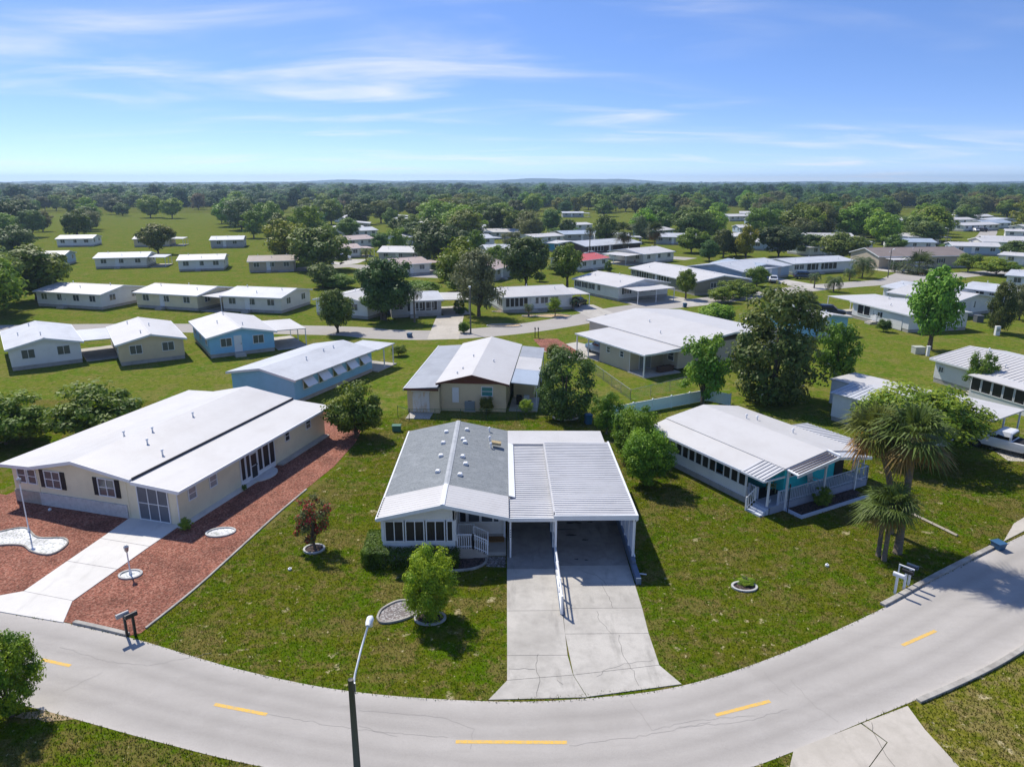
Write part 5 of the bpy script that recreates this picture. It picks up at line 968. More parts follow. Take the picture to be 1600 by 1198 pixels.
# trees around the houses at the left and filling the streets in the distance
def clear(x, y, m=2.0):
    for (a, an, W, L, cp) in HOUSES:
        dx, dy = x-a[0], y-a[1]; c, s = math.cos(-an), math.sin(-an); u, w = dx*c-dy*s, dx*s+dy*c
        if -m-2 < u < W+m+2 and -m-5 < w < L+m+1: return False
    return all((x-t[0])**2+(y-t[1])**2 > (.6*t[2]+m)**2 for t in TREES)
rt = random.Random(5); nt_ = 0; nl_ = 0
KN = {'oak': 'broad oak', 'round': 'rounded green tree', 'dark': 'dark evergreen tree', 'grey': 'grey green oak', 'sparse': 'light airy tree'}
road2 = [np.array(p) for p in r2]
def pj(x, y):
    c, s = math.cos(-YAW), math.sin(-YAW); xx, yy = x*c-y*s, x*s+y*c; d = yy*math.cos(PITCH)+CAM_H*math.sin(PITCH); up = yy*math.sin(PITCH)-CAM_H*math.cos(PITCH)
    return 800+FOC*xx/d, 599-FOC*up/d
for k in range(9000):
    y = rt.uniform(100, 600); x = rt.uniform(-1, 1)*(y*.86+12)
    u, v = pj(x, y)
    if u > 505 and v > 383 or not clear(x, y, .6): continue
    if min(np.hypot(*(p-np.array((x, y)))) for p in road2) < 6: continue
    if (820 < u < 1015 and 343 < v < 372) or (1035 < u < 1135 and 343 < v < 372) or (1480 < u < 1560 and 350 < v < 385): continue
    if nt_ >= 262: break
    if u < 505 and (nl_ >= 62 or u < -60): continue
    if u > 1660: continue
    nl_ += u < 505
    kd_ = rt.choice(['oak', 'oak', 'round', 'round', 'dark', 'grey', 'sparse']); H = rt.uniform(8, 13)*(1 if y < 250 else 1.08); vv = rt.randrange(3)
    lm = [(200, 'far to the left'), (400, 'left of the light blue house'), (505, 'left of the dark cedar'), (580, 'behind the pink roofed house'), (680, 'above the grey garage house'), (800, 'around the huge live oak'), (920, 'beside the central field'), (1030, 'behind the fan palm'), (1150, 'behind the olive house'), (1280, 'behind the blue gabled house'), (1400, 'behind the long white house'), (1500, 'behind the brown roofed house'), (9999, 'at the right edge')]
    zone = next(z for lim, z in lm if u < lim); ti = (rt.uniform(.8, 1.25), rt.uniform(.85, 1.2), rt.uniform(.7, 1.1)); wide = rt.uniform(.45, .72)
    lab = '%s %s %s %s, %s' % ('tall' if H > 11.5 else ('short' if H < 9.3 else 'medium'), 'spreading' if wide > .6 else 'slim', KN[kd_], zone, 'among the houses' if v > 358 else ('in the middle rows' if v > 335 else 'near the far wood'))
    T(lab, 0, 0, 0, 0, kd_, vv % (2 if kd_ in ('grey', 'dark') else 3), ti, rt.uniform(.08, .2), xy=(x, y), Hh=H, rw=H*wide, group='%s %s' % (KN[kd_], zone)); nt_ += 1
# --- palms
def fan_crown(n=46, L=1.15, seed=1, skirt=.3):
    r = np.random.default_rng(seed); V, F, Cl = [], [], []
    for k in range(n):
        az = r.random()*6.283; t = k/n; el = 1.35-2.35*t+r.normal()*.12; dead = t > 1-skirt
        d = np.array((math.cos(az)*math.cos(el), math.sin(az)*math.cos(el), math.sin(el))); side = np.array((-math.sin(az), math.cos(az), 0)); upv = np.cross(side, d)
        base = d*.55*L*(.8+.4*r.random()); ln = L*(.75+.35*r.random())*(.8 if dead else 1)
        for j in range(15):
            a = (j/14-.5)*3.0; dd = d*math.cos(a)+side*math.sin(a)+upv*(-.12*abs(math.sin(a))); l = ln*(1-.28*abs(a)/1.5)*(.85+.3*r.random()); tip = base+dd*l+np.array((0, 0, -.30*l*(1+.6*r.random()))); mid = base+dd*l*.55+np.array((0, 0, -.04*l))
            w = np.cross(dd, upv); w = w/(np.linalg.norm(w)+1e-9)*.028*L; i = len(V); V += [base-w*.4, base+w*.4, mid+w, mid-w, tip]; F += [(i, i+1, i+2, i+3), (i+3, i+2, i+4)]
            c = np.array((.20, .125, .045)) if dead else np.array((.075, .105, .028))*(1+.9*(r.random()-.3))+np.array((.03, .02, 0))*max(0, t-.4); Cl += [np.clip(c, 0, 1)]*2
        i = len(V); s2 = side*.015; V += [-s2, s2, base+s2, base-s2]; F.append((i, i+1, i+2, i+3)); Cl.append(np.array((.12, .13, .04)))
    me = bpy.data.meshes.new('crown'); me.from_pydata([tuple(v) for v in V], [], F); at = me.color_attributes.new('Col', 'FLOAT_COLOR', 'CORNER'); out = []
    for f, c in zip(F, Cl): out += [c[0], c[1], c[2], 1]*len(f)
    at.data.foreach_set('color', out); me.materials.append(LEAF); return me
def feather_crown(n=30, L=1.0, seed=1):
    r = np.random.default_rng(seed); V, F, Cl = [], [], []
    for k in range(n):
        az = k*2.4+r.normal()*.2; el0 = 1.25-1.5*k/n; p = np.zeros(3); el = el0; ln = L*(.85+.3*r.random()); pts = [p]
        for j in range(8): p = p+np.array((math.cos(az)*math.cos(el), math.sin(az)*math.cos(el), math.sin(el)))*ln/8; el -= .22+.05*j; pts.append(p)
        side = np.array((-math.sin(az), math.cos(az), 0))
        for j in range(1, 8):
            for s in (-1, 1):
                for q in (0, .5):
                    b = pts[j]+(pts[j+1]-pts[j])*q; l = ln*.24*math.sin(.5+2.3*j/8); fw = (pts[j+1]-pts[j]); fw = fw/np.linalg.norm(fw); tip = b+(side*s*.9+fw*.45)*l+np.array((0, 0, -.35*l)); w = fw*.02*L; i = len(V); V += [b-w, b+w, tip]; F.append((i, i+1, i+2)); Cl.append(np.array((.07, .11, .035))*(.7+.7*r.random()) if k < n*.85 else np.array((.20, .14, .04)))
    me = bpy.data.meshes.new('crown'); me.from_pydata([tuple(v) for v in V], [], F); at = me.color_attributes.new('Col', 'FLOAT_COLOR', 'CORNER'); out = []
    for f, c in zip(F, Cl): out += [c[0], c[1], c[2], 1]*len(f)
    at.data.foreach_set('color', out); me.materials.append(LEAF); return me
FAN = [fan_crown(seed=1, n=62, skirt=.34), fan_crown(seed=2, n=40, skirt=.12)]; FEA = [feather_crown(34, 1, 3), feather_crown(26, 1, 4)]
def palm(label, loc, H, rad, kind, lean=(0, 0), r0=.16, tint=(1, 1, 1), group=None):
    root = empty('palm_tree', loc, random.uniform(0, 6), label, 'palm tree', group); rz = -root.rotation_euler.z; lx, ly = lean[0]*math.cos(rz)-lean[1]*math.sin(rz), lean[0]*math.sin(rz)+lean[1]*math.cos(rz)
    pts = [(lx*t*t, ly*t*t, H*t) for t in (0, .2, .4, .6, .8, 1)]; MB().tube([(0, 0, -.1)]+pts[1:], [r0*1.35, r0*1.05, r0, r0*.95, r0*1.0, r0*1.15], 9).build('trunk', PALMB, root, smooth=True)
    c = link('crown', (FAN if kind < 2 else FEA)[kind % 2], None, root, (lx, ly, H)); c.scale = (rad, rad, rad); c.color = (*tint, 1); TREES.append((loc[0], loc[1], rad)); return root
palm('tallest cabbage palm with shaggy brown skirt near the mailboxes', G(1402, 864), 6.6, 1.6, 0, (.45, .9), .19, (1.45, 1.5, 1.1)); palm('second tall cabbage palm just left of the tallest one', G(1390, 832), 6.3, 1.4, 0, (-1.6, .2), .18, (1.6, 1.35, .9))
palm('short cabbage palm of the front pair, left trunk', G(1372, 868), 2.75, 1.05, 1, (.1, .3), .12, (1.7, 1.75, 1.2)); palm('short cabbage palm of the front pair, right trunk', G(1381, 875), 3.15, 1.05, 1, (.25, .3), .12, (1.6, 1.65, 1.2))
for q in (('feathery palm in front of the grey roofed house', 648, 504, 446, 1.9, 2), ('small palm in a white ring by the garden house', 826, 494, 472, 1.3, 3), ('small palm at the carport of the garden house', 896, 484, 464, 1.2, 3), ('tall slim palm before the dark brown house', 921, 402, 352, 2.3, 2), ('full fan palm before the dark brown house', 974, 396, 356, 2.6, 1), ('brown tipped palm right of the dark brown house', 1022, 390, 354, 2.3, 0),
          ('date palm on the corner lawn before the brown roofed house', 1347, 434, 396, 4.0, 2), ('little palm left of the date palm', 1327, 438, 416, 2.2, 3), ('small palm beside the date palm drive', 1398, 425, 405, 2.4, 3), ('small bushy palm before the brown roofed house', 1434, 428, 406, 3.0, 1), ('squat palm at the road bend', 1302, 456, 428, 2.6, 2), ('small palm beside the parked blue cars', 1272, 450, 423, 2.0, 3), ('slender palm left of the pink roofed house', 572, 408, 384, 2.6, 3)):
    g = G(q[1], q[2]); Hc = max(1.0, height_at(*g, q[3])-q[4]*.55); palm(q[0], g, Hc, q[4], q[5], r0=.13)
# --- hedge round the screened room: clipped leaf box
def hedge(label, loc, rz, sx, sy, sz, tint=(1, 1, 1)):
    m = int(5200*max(1, sx*sz/4)); p = rng.random((m, 3))*2-1; ax = rng.integers(0, 3, m); sg = np.where(rng.random(m) < .5, -1, 1); s_ = rng.random(m) < .8
    for a in range(3): k = (ax == a) & s_; p[k, a] = (sg[k] if a < 2 else 1)*(1-.1*rng.random(k.sum())**2)
    nr = p**5+.7*unit(m)*.6; nr /= np.linalg.norm(nr, axis=1)[:, None]+1e-9; pos = (p+rng.normal(0, .03, (m, 3)))*np.array((sx/2, sy/2, sz/2))+np.array((0, 0, sz/2)); pos[:, 2] += .05*np.sin(pos[:, 0]*2.3)
    lo, hi = np.array((.045, .100, .008)), np.array((.120, .190, .014)); col = lo+(hi-lo)*rng.random(m)[:, None]
    root = empty('hedge', loc, rz, label, 'hedge'); o = link('foliage', leaf_mesh('foliage', pos, nr, .055*(.6+.8*rng.random(m)), col), None, root); o.color = (*tint, 1)
    mb = MB()
    for k in range(max(3, int(sx/.6))): x = -sx/2+.3+k*.6; mb.tube([(x, 0, 0), (x+.05, .05, sz*.8)], [.03, .015], 5)
    mb.build('stems', BARK, root); return root
hedge('clipped dark green hedge below the front screen windows', (-5.0, 34.85), 0, 4.9, .9, .98, (1, 1.05, .9)); hedge('paler hedge wrapping the left side of the screened room', (-7.35, 36.1), R(90), 2.6, 1.0, .9, (1.4, 1.35, .9))
pl = tree('low plant at the corner of the cream house drive', 291, 828, 808, 24, 'sparse', 0, (1, 1, 1), .1, 'plant', 'plant'); tree('tiny potted plant on the cream house step slab', 382, 766, 756, 10, 'sparse', 1, (.9, 1, 1), .2, 'plant', 'plant')
tree('small shrub inside the turquoise planter bed', 1284, 790, 760, 34, 'sparse', 2, (1, 1, .9), .1, 'plant', 'plant'); tree('grassy tuft in the concrete ring on the right lawn', 1166, 912, 903, 30, 'bush', 1, (1.2, 1.2, .9), .02, 'plant', 'plant')
# ================================================================== VEHICLES
def paint(name, c): return mat('paint_'+name, c, .25, .6, var=[(2, .5, .8, tuple(k*.8 for k in c), .3)])
CHROME = mat('chrome', (.55, .55, .57), .2, .5, metal=.9); REDL = mat('red_lamp', (.35, .015, .015), .3, .5); CLEARL = mat('clear_lamp', (.7, .72, .72), .15, .6); CARGL = mat('car_glass', (.012, .015, .018), .06, .7)
def loft(mb, secs):                     # secs: list of (x, half width bottom, z bottom, half width top, z top)
    vs = []
    for x, wb, zb, wt, zt in secs: vs += [(x, -wb, zb), (x, wb, zb), (x, wb*1.0+.02, (zb+zt)/2), (x, wt, zt), (x, -wt, zt), (x, -wb*1.0-.02, (zb+zt)/2)]
    n = len(secs); fs = [tuple(range(5, -1, -1)), tuple(range(6*n-6, 6*n))]
    for i in range(n-1):
        for k in range(6): fs.append((6*i+k, 6*i+(k+1) % 6, 6*i+6+(k+1) % 6, 6*i+6+k))
    return mb.add(vs, fs)
def vehicle(label, loc, rz, col, kind='sedan', cat='car', name='parked_car', group=None):
    """front points along +x"""
    q = empty(name, loc, rz, label, cat, group); L = {'sedan': 4.6, 'suv': 4.6, 'pickup': 5.3}[kind]; a = L/2; w = .9
    hood = .95 if kind == 'sedan' else 1.08
    if kind == 'pickup':
        loft(MB(), [(-a, .86, .5, .84, 1.0), (-a+.1, .9, .42, .88, 1.06), (-.55, .9, .38, .89, 1.08), (.9, .9, .38, .88, 1.1), (a-.35, .88, .4, .82, 1.02), (a, .8, .48, .74, .92)]).build('body', col, q, bevel=.05, smooth=False)
        loft(MB(), [(-.5, .84, 1.05, .70, 1.68), (-.35, .85, 1.05, .72, 1.74), (.5, .85, 1.05, .72, 1.74), (1.25, .85, 1.06, .60, 1.18)]).build('cab', col, q, bevel=.04)
        loft(MB(), [(-.36, .858, 1.14, .765, 1.60), (.45, .858, 1.14, .765, 1.60), (.95, .858, 1.14, .82, 1.28)]).build('side_window', CARGL, q); loft(MB(), [(.62, .70, 1.62, .70, 1.66), (1.2, .78, 1.16, .78, 1.22)]).build('windshield', CARGL, q); MB().box(-.535, -.66, 1.16, -.5, .66, 1.58).build('rear_window', CARGL, q)
        MB().box(-a+.08, -.8, 1.06, -.6, .8, 1.10).build('bed_cover', DARK, q, bevel=.02)
    else:
        T_ = 1.45 if kind == 'sedan' else 1.72; r0 = -a+(.55 if kind == 'sedan' else .12); r1 = -a+(1.25 if kind == 'sedan' else .45)
        loft(MB(), [(-a, .78, .5, .72, hood-.05), (-a+.25, .88, .36, .82, hood), (-.6, .9, .3, .86, hood), (.8, .9, .3, .86, hood-.02), (a-.5, .88, .34, .8, hood-.12), (a, .74, .45, .66, hood-.3)]).build('body', col, q, bevel=.06)
        loft(MB(), [(r0, .80, hood-.03, .62, hood+.05), (r1, .82, hood-.03, .62, T_-.03), (.25, .82, hood-.03, .63, T_), (1.05, .82, hood-.05, .66, hood+.02)]).build('cabin', col, q, bevel=.05)
        loft(MB(), [(r0+.2, .79, hood+.03, .76, hood+.08), (r1+.02, .825, hood+.03, .69, T_-.12), (.25, .825, hood+.03, .69, T_-.12), (.85, .825, hood+.03, .78, hood+.10)]).build('side_window', CARGL, q)
        loft(MB(), [(.34, .58, T_-.08, .58, T_-.01), (1.0, .68, hood+.02, .68, hood+.07)]).build('windshield', CARGL, q); loft(MB(), [(r0+.05, .64, hood+.02, .64, hood+.09), (r1-.06, .57, T_-.10, .57, T_-.04)]).build('rear_window', CARGL, q)
    for x in (-a+.9, a-.9):
        for s in (-1, 1):
            wme = cached('wheel', lambda: MB().tube([(0, -.11, 0), (0, -.09, 0), (0, .09, 0), (0, .11, 0)], [.27, .33, .33, .27], 18).mesh('wheel')); o = link('wheel', wme, DARK, q, (x, s*.82, .33))
            link('rim', cached('rim', lambda: MB().tube([(0, -.125, 0), (0, .125, 0)], .2, 12).mesh('rim')), CHROME, o)
    for s in (-1, 1): MB().box(-a-.02, s*.66-.12, .66, -a+.12, s*.66+.12, .86).build('tail_lamp', REDL, q); MB().box(a-.16, s*.58-.14, .6, a+.01, s*.58+.14, .74).build('headlight', CLEARL, q)
    MB().box(-a-.07, -.8, .42, -a+.05, .8, .58).build('bumper', CHROME if kind == 'pickup' else DARK, q, bevel=.02); return q
def vat(u, v): return G(u, v)
WH = paint('white', (.72, .73, .74)); BK = paint('black', (.012, .012, .014)); NV = paint('navy', (.03, .05, .09)); SB = paint('steel_blue', (.16, .26, .36)); SV = paint('silver', (.42, .43, .45)); RDP = paint('red', (.35, .03, .03)); BL = paint('blue', (.03, .16, .42))
def shl(u, w): c, s = math.cos(R(32)), math.sin(R(32)); o = G(1297, 656); return (o[0]+u*c-w*s, o[1]+u*s+w*c)
vehicle('white pickup truck with dark bed cover under the flat carport', G(1570, 704), R(128), WH, 'pickup', 'pickup truck', 'pickup_truck')
vehicle('steel blue pickup truck under the beige house carport', (13.63+2.6*.88-8.2*.476, 75.64+2.6*.476+8.2*.88), R(118), SB, 'pickup', 'pickup truck', 'pickup_truck')
vehicle('black car in the carport of the flat roofed white house', G(1296, 493), R(-25), BK, 'suv')
vehicle('dark navy car on the drive of the blue gabled house, left one', G(1138, 444), R(200), NV, 'sedan'); vehicle('blue grey wagon beside the blue gabled house, right one', G(1258, 436), R(-12), NV, 'suv')
vehicle('small white car between the two dark cars on the drive', G(1208, 441), R(70), WH, 'sedan')
vehicle('dark sedan in the carport of the shuttered white house', G(1028, 461), R(60), NV, 'sedan'); vehicle('black car in the carport of the garden house', G(903, 477), R(60), BK, 'sedan')
vehicle('silver van parked at the pink roofed house', G(535, 406), R(10), WH, 'suv'); vehicle('silver car parked before the dark brown house', G(925, 400), R(5), SV, 'sedan'); vehicle('red car under the long white carport', G(994, 410), R(90), RDP, 'sedan'); vehicle('white car in the open carport at the cul de sac', G(1522, 362), R(95), WH, 'sedan'); vehicle('dark car in the open carport at the cul de sac', G(1534, 362), R(95), BK, 'suv')
# covered boat on the olive house drive
bt = empty('covered_boat', G(1118, 452), R(20), 'boat under a crumpled white cover beside the olive house', 'boat')
loft(MB(), [(-2.6, .9, .6, .95, 1.2), (-1, 1.0, .5, 1.05, 1.3), (1.2, .9, .5, 1.0, 1.35), (2.4, .4, .7, .5, 1.35), (2.9, .05, 1.0, .1, 1.35)]).build('hull', WH, bt, bevel=.05); loft(MB(), [(-2.65, 1.0, 1.18, .5, 1.6), (-.8, 1.08, 1.25, .6, 2.0), (.8, 1.05, 1.3, .4, 1.9), (2.9, .12, 1.32, .05, 1.45)]).build('cover', mat('tarp', (.6, .6, .57), .8, .2, var=[(2, .4, .7, (.42, .42, .4), .7)], bump=(3, .8, .1)), bt)
for s in (-1, 1): MB().tube([(-.6, s*1.0, .3), (-.6, s*1.15, .3)], .3, 12).build('wheel', DARK, bt)
MB().box(-2.5, -.05, .42, 3.6, .05, .52).build('trailer_beam', GALV, bt)
# ================================================================== STREET LAMPS AND POLES
WOODP = mat('weathered_pole', (.17, .165, .15), .95, .1, var=[(3, .4, .7, (.09, .085, .075), .8, (1, 1, .1))], bump=(12, .5, .02))
sl = empty('street_lamp', (-4.43, 17.35), 0, 'wooden street lamp pole with long white arm in the foreground', 'street lamp')
MB().tube([(0, 0, -.2), (0, 0, 3), (0, 0, 6.55)], [.125, .11, .085], 12).build('pole', WOODP, sl, smooth=True)
MB().tube([(.02, .1, 6.15), (.05, .35, 6.45), (.13, 1.0, 6.85), (.22, 1.75, 7.15)], .032, 8).build('arm', WHITE, sl, smooth=True); MB().box(-.06, .07, 6.05, .1, .13, 6.35).build('bracket', GALV, sl)
MB().tube([(.21, 1.68, 7.14), (.225, 1.8, 7.17), (.24, 1.98, 7.19), (.25, 2.15, 7.15)], [.06, .11, .12, .05], 10).build('lamp_head', TRIM, sl, smooth=True); MB().tube([(.238, 1.93, 7.12), (.238, 1.93, 6.98), (.238, 1.93, 6.94)], [.1, .09, .04], 10).build('lens', CLEARL, sl, smooth=True)
def lamp(label, u, vb, vt, arm=0):
    x, y = G(u, vb); H = height_at(x, y, vt); q = empty('street_lamp', (x, y), 0, label, 'street lamp'); MB().tube([(0, 0, -.1), (0, 0, H)], [.11, .08], 8).build('pole', WOODP, q); MB().tube([(0, 0, H-.4), (arm*.6, -.5, H-.1), (arm, -.9, H)], .04, 6).build('arm', WHITE, q); MB().box(arm-.15, -1.2, H-.05, arm+.15, -.7, H+.12).build('lamp_head', TRIM, q, bevel=.03)
lamp('street lamp on a wooden pole beside the mossy oak', 735.5, 521, 447); lamp('street lamp by the corner palm at the brown roofed house', 1387, 434, 389, 0); lamp('street lamp above the dark brown house', 1024, 390, 360, -1.5); lamp('street lamp at the far right cul de sac', 1478, 385, 356, -1.5); lamp('street lamp over the left distance houses', 764, 372, 344, 1.2)
# ================================================================== MAILBOXES
def mailbox(label, loc, rz, box, postm, h=1.05, white_frame=False):
    q = empty('mailbox', loc, rz, label, 'mailbox')
    def mk():
        p = [(-.085, 0), (.085, 0), (.085, .12)]+[(.085*math.cos(t*math.pi/6), .12+.085*math.sin(t*math.pi/6)) for t in range(1, 6)]+[(-.085, .12)]; return MB().ext(p, 'y', -.26, .26).mesh('box')
    o = link('box', mk(), box, q, (0, -.05, h)); MB().box(-.08, -.285, .0, .08, -.262, .19).build('door', box, o)
    MB().box(-.05, -.05, -.05, .05, .05, h).build('post', postm, q)
    if white_frame: MB().box(-.03, -.35, h+.28, .03, .4, h+.34).box(-.03, .34, h-.2, .03, .4, h+.28).build('frame', postm, q)
    return q
GB = mat('grey_box', (.34, .35, .36), .4, .5); mailbox('grey mailbox on a black post by the mulch yard, left of the pair', G(199, 994), R(-40), GB, BLACKM, 1.1); mailbox('black mailbox on a thin post by the mulch yard, right of the pair', G(212, 993), R(-38), BLACKM, BLACKM, 1.04)
mailbox('white mailbox on a white post near the palms, left of three', G(1398, 927), R(40), WHITE, WHITE, 1.0); mailbox('black mailbox in a white square frame, middle of three near the palms', G(1412, 920), R(40), BLACKM, WHITE, .95, True); mailbox('dark blue mailbox near the palms, right of three', G(1419, 914), R(40), NV, WHITE, 1.05)
mailbox('black mailbox across the back road, left of the pair', G(836, 528), R(180), BLACKM, BLACKM, 1.2); mailbox('black mailbox across the back road, right of the pair', G(841, 528), R(180), BLACKM, BLACKM, 1.2)
# ================================================================== FENCES
def vinyl_fence(label, pts, h=1.15, step=2.4):
    a0 = pts[0]; q = empty('vinyl_fence', a0, 0, label, 'fence')
    for a, b in zip(pts, pts[1:]):
        d = np.array(b)-np.array(a); Ln = np.linalg.norm(d); n = max(1, round(Ln/step)); an = math.atan2(d[1], d[0])
        for i in range(n):
            p = np.array(a)+d*i/n-np.array(a0); link('panel', cached(('fp', round(Ln/n, 2)), lambda: MB().box(.07, -.02, .06, Ln/n-.07, .02, h-.08).box(.05, -.03, h-.1, Ln/n-.05, .03, h-.02).box(.05, -.03, .04, Ln/n-.05, .03, .14).mesh('panel')), WHITE, q, (*p, 0), an)
        for i in range(n+1):
            p = np.array(a)+d*i/n-np.array(a0); link('post', cached('fpost', lambda: MB().box(-.065, -.065, -.05, .065, .065, h+.03).add([(-.08, -.08, h+.03), (.08, -.08, h+.03), (.08, .08, h+.03), (-.08, .08, h+.03), (0, 0, h+.11)], [(0, 1, 4), (1, 2, 4), (2, 3, 4), (3, 0, 4), (3, 2, 1, 0)]).mesh('post')), WHITE, q, (*p, 0), an)
vinyl_fence('white vinyl fence between the turquoise house and the beige house', [G(958, 654), G(1104, 626), G(1140, 634)])
def chain_fence(label, pts, h=1.1, m=None):
    m = m or GALV; a0 = pts[0]; q = empty('chain_link_fence', a0, 0, label, 'fence'); w = MB()
    for a, b in zip(pts, pts[1:]):
        a, b = np.array(a)-np.array(a0), np.array(b)-np.array(a0); d = b-a; Ln = np.linalg.norm(d); n = max(1, round(Ln/2.5))
        for i in range(n+1): p = a+d*i/n; MB().tube([(0, 0, -.05), (0, 0, h+.04)], .028, 6).build('post', m, q, (*p, 0))
        MB().tube([(*a, h), (*b, h)], .02, 6).build('top_rail', m, q); k = int(Ln/.14)
        for i in range(k):
            for s in (0, 1):
                p0, p1 = a+d*i/k, a+d*min((i+4)/k, 1); z0, z1 = (0.03, h) if s else (h, .03); w.tube([(*p0, z0), (*p1, z1)], .004, 3, False)
    tag(w.build('wire_mesh', m, q), kind='stuff')
chain_fence('low green chain link fence behind the front house', [G(622, 652), G(640, 657), G(760, 657), G(855, 655), G(905, 660)], 1.05, mat('green_wire', (.05, .10, .06), .6, .3))
chain_fence('chain link fence around the bright lawn of the beige house', [G(930, 585), G(985, 626), G(1075, 604)], 1.1)
# ================================================================== SMALL THINGS
def bin_(label, u, v, m, h=1.0):
    q = empty('rubbish_bin', G(u, v), random.uniform(-.5, .5), label, 'bin'); MB().add([(-.22, -.24, 0), (.22, -.24, 0), (.22, .24, 0), (-.22, .24, 0), (-.29, -.3, h*.9), (.29, -.3, h*.9), (.29, .3, h*.9), (-.29, .3, h*.9)], [(0, 3, 2, 1), (4, 5, 6, 7), (0, 1, 5, 4), (1, 2, 6, 5), (2, 3, 7, 6), (3, 0, 4, 7)]).build('body', m, q, bevel=.02); MB().box(-.31, -.33, h*.9, .31, .33, h).build('lid', m, q, bevel=.02)
    for s in (-1, 1): MB().tube([(s*.2, .3, .1), (s*.26, .3, .1)], .1, 10).build('wheel', DARK, q)
BINB = mat('blue_bin', (.03, .10, .20), .5, .4); BING = mat('dark_bin', (.03, .035, .03), .5, .4)
bin_('dark rubbish bin at the end of the garden house drive', 948, 502, BING); bin_('blue bin at the end of the shuttered house drive', 1070, 480, BINB, .7); bin_('blue recycling bin at the kerb by the stained drive', 640, 527, BINB, .6); bin_('blue bin behind the carport corner', 919, 662, BINB, .9); bin_('dark teal bin on the grass by the right kerb', 1559, 857, BINB, .45)
def box_thing(name, label, cat, u, v, sx, sy, sz, m, rz=0):
    q = empty(name, G(u, v), rz, label, cat); MB().box(-sx/2, -sy/2, -.05, sx/2, sy/2, sz).build('cabinet', m, q, bevel=.04); MB().box(-sx/2-.04, -sy/2-.04, sz, sx/2+.04, sy/2+.04, sz+.08).build('lid', m, q, bevel=.03)
GRNB = mat('utility_green', (.06, .17, .12), .6, .3); box_thing('utility_box', 'green utility box behind the left corner of the front house', 'utility box', 620, 673, .7, .5, .45, GRNB); box_thing('utility_box', 'pale transformer box on the lawn beside the fresh green tree', 'utility box', 1434, 552, 1.2, 1.0, .8, mat('utility_grey', (.42, .44, .38), .6, .3))
q = empty('utility_pedestal', G(1449, 556), 0, 'white utility pedestal at the foot of the fresh green tree', 'utility box'); MB().box(-.16, -.14, 0, .16, .14, 1.1).build('post', WHITE, q, bevel=.02); MB().box(-.19, -.17, 1.1, .19, .17, 1.22).build('cap', WHITE, q, bevel=.02)
q = empty('utility_pedestal', G(1557, 524), 0, 'white meter pedestal below the young magnolia', 'utility box'); MB().box(-.3, -.2, 0, .3, .2, 1.3).build('post', WHITE, q, bevel=.02); MB().box(-.2, -.24, .6, .2, -.2, 1.0).build('meter', GALV, q)
box_thing('air_conditioner', 'dark air conditioner behind the white house at the right', 'air conditioner', 1528, 503, 1.0, 1.0, .95, mat('ac_dark', (.10, .11, .12), .6, .3))
for lab, u, v in (('small white sprinkler cap near the red flowering bush', 453, 890), ('white ball on the lawn left of the palms', 1292, 884), ('white cap in the mulch before the cream house', 78, 797)):
    q = empty('sprinkler_cap', G(u, v), 0, lab, 'sprinkler'); MB().tube([(0, 0, 0), (0, 0, .1)], [.10, .10], 12).build('cap', WHITE, q); MB().tube([(0, 0, .1), (0, 0, .16)], [.06, .03], 8).build('nozzle', WHITE, q)
for lab, c, rx, ry, m in (('tan gravel island bed with white rim on the far lawn', (788, 509), 2.6, 1.2, TANG), ('tan gravel bed with topiary and palm at the garden house', (865, 494), 2.8, 1.4, TANG), ('tan gravel strip around the garden house front', (812, 487), 4.5, 1.0, TANG), ('white planter ring at the foot of the cypress like tree', (884, 652), 1.2, .9, MULCH), ('small tan ring under the little palm at the garden house', (826, 494), 1.1, .7, TANG)):
    bed('stone_bed', lab, G(*c), rx, ry, m, 0, h=.12)
poly_sheet('mulch_patch', gl([(833, 530), (870, 529), (905, 550), (875, 560), (850, 548)]), .02, LAVA)
q = empty('timber_edging', G(1460, 815), 0, 'pale timber edging line on the grass right of the palms', 'edging'); a, b = np.array(G(1422, 802)), np.array(G(1496, 838)); c0 = np.array(G(1460, 815))
for i in range(4):
    p, r_ = a+(b-a)*(i/4+.004)-c0, a+(b-a)*((i+1)/4-.004)-c0; MB().tube([(*p, .06), (*r_, .06)], .09, 4).build('timber', mat('pale_timber', (.42, .38, .32), .9, .1, var=[(4, .4, .7, (.28, .25, .2), .8)]), q)
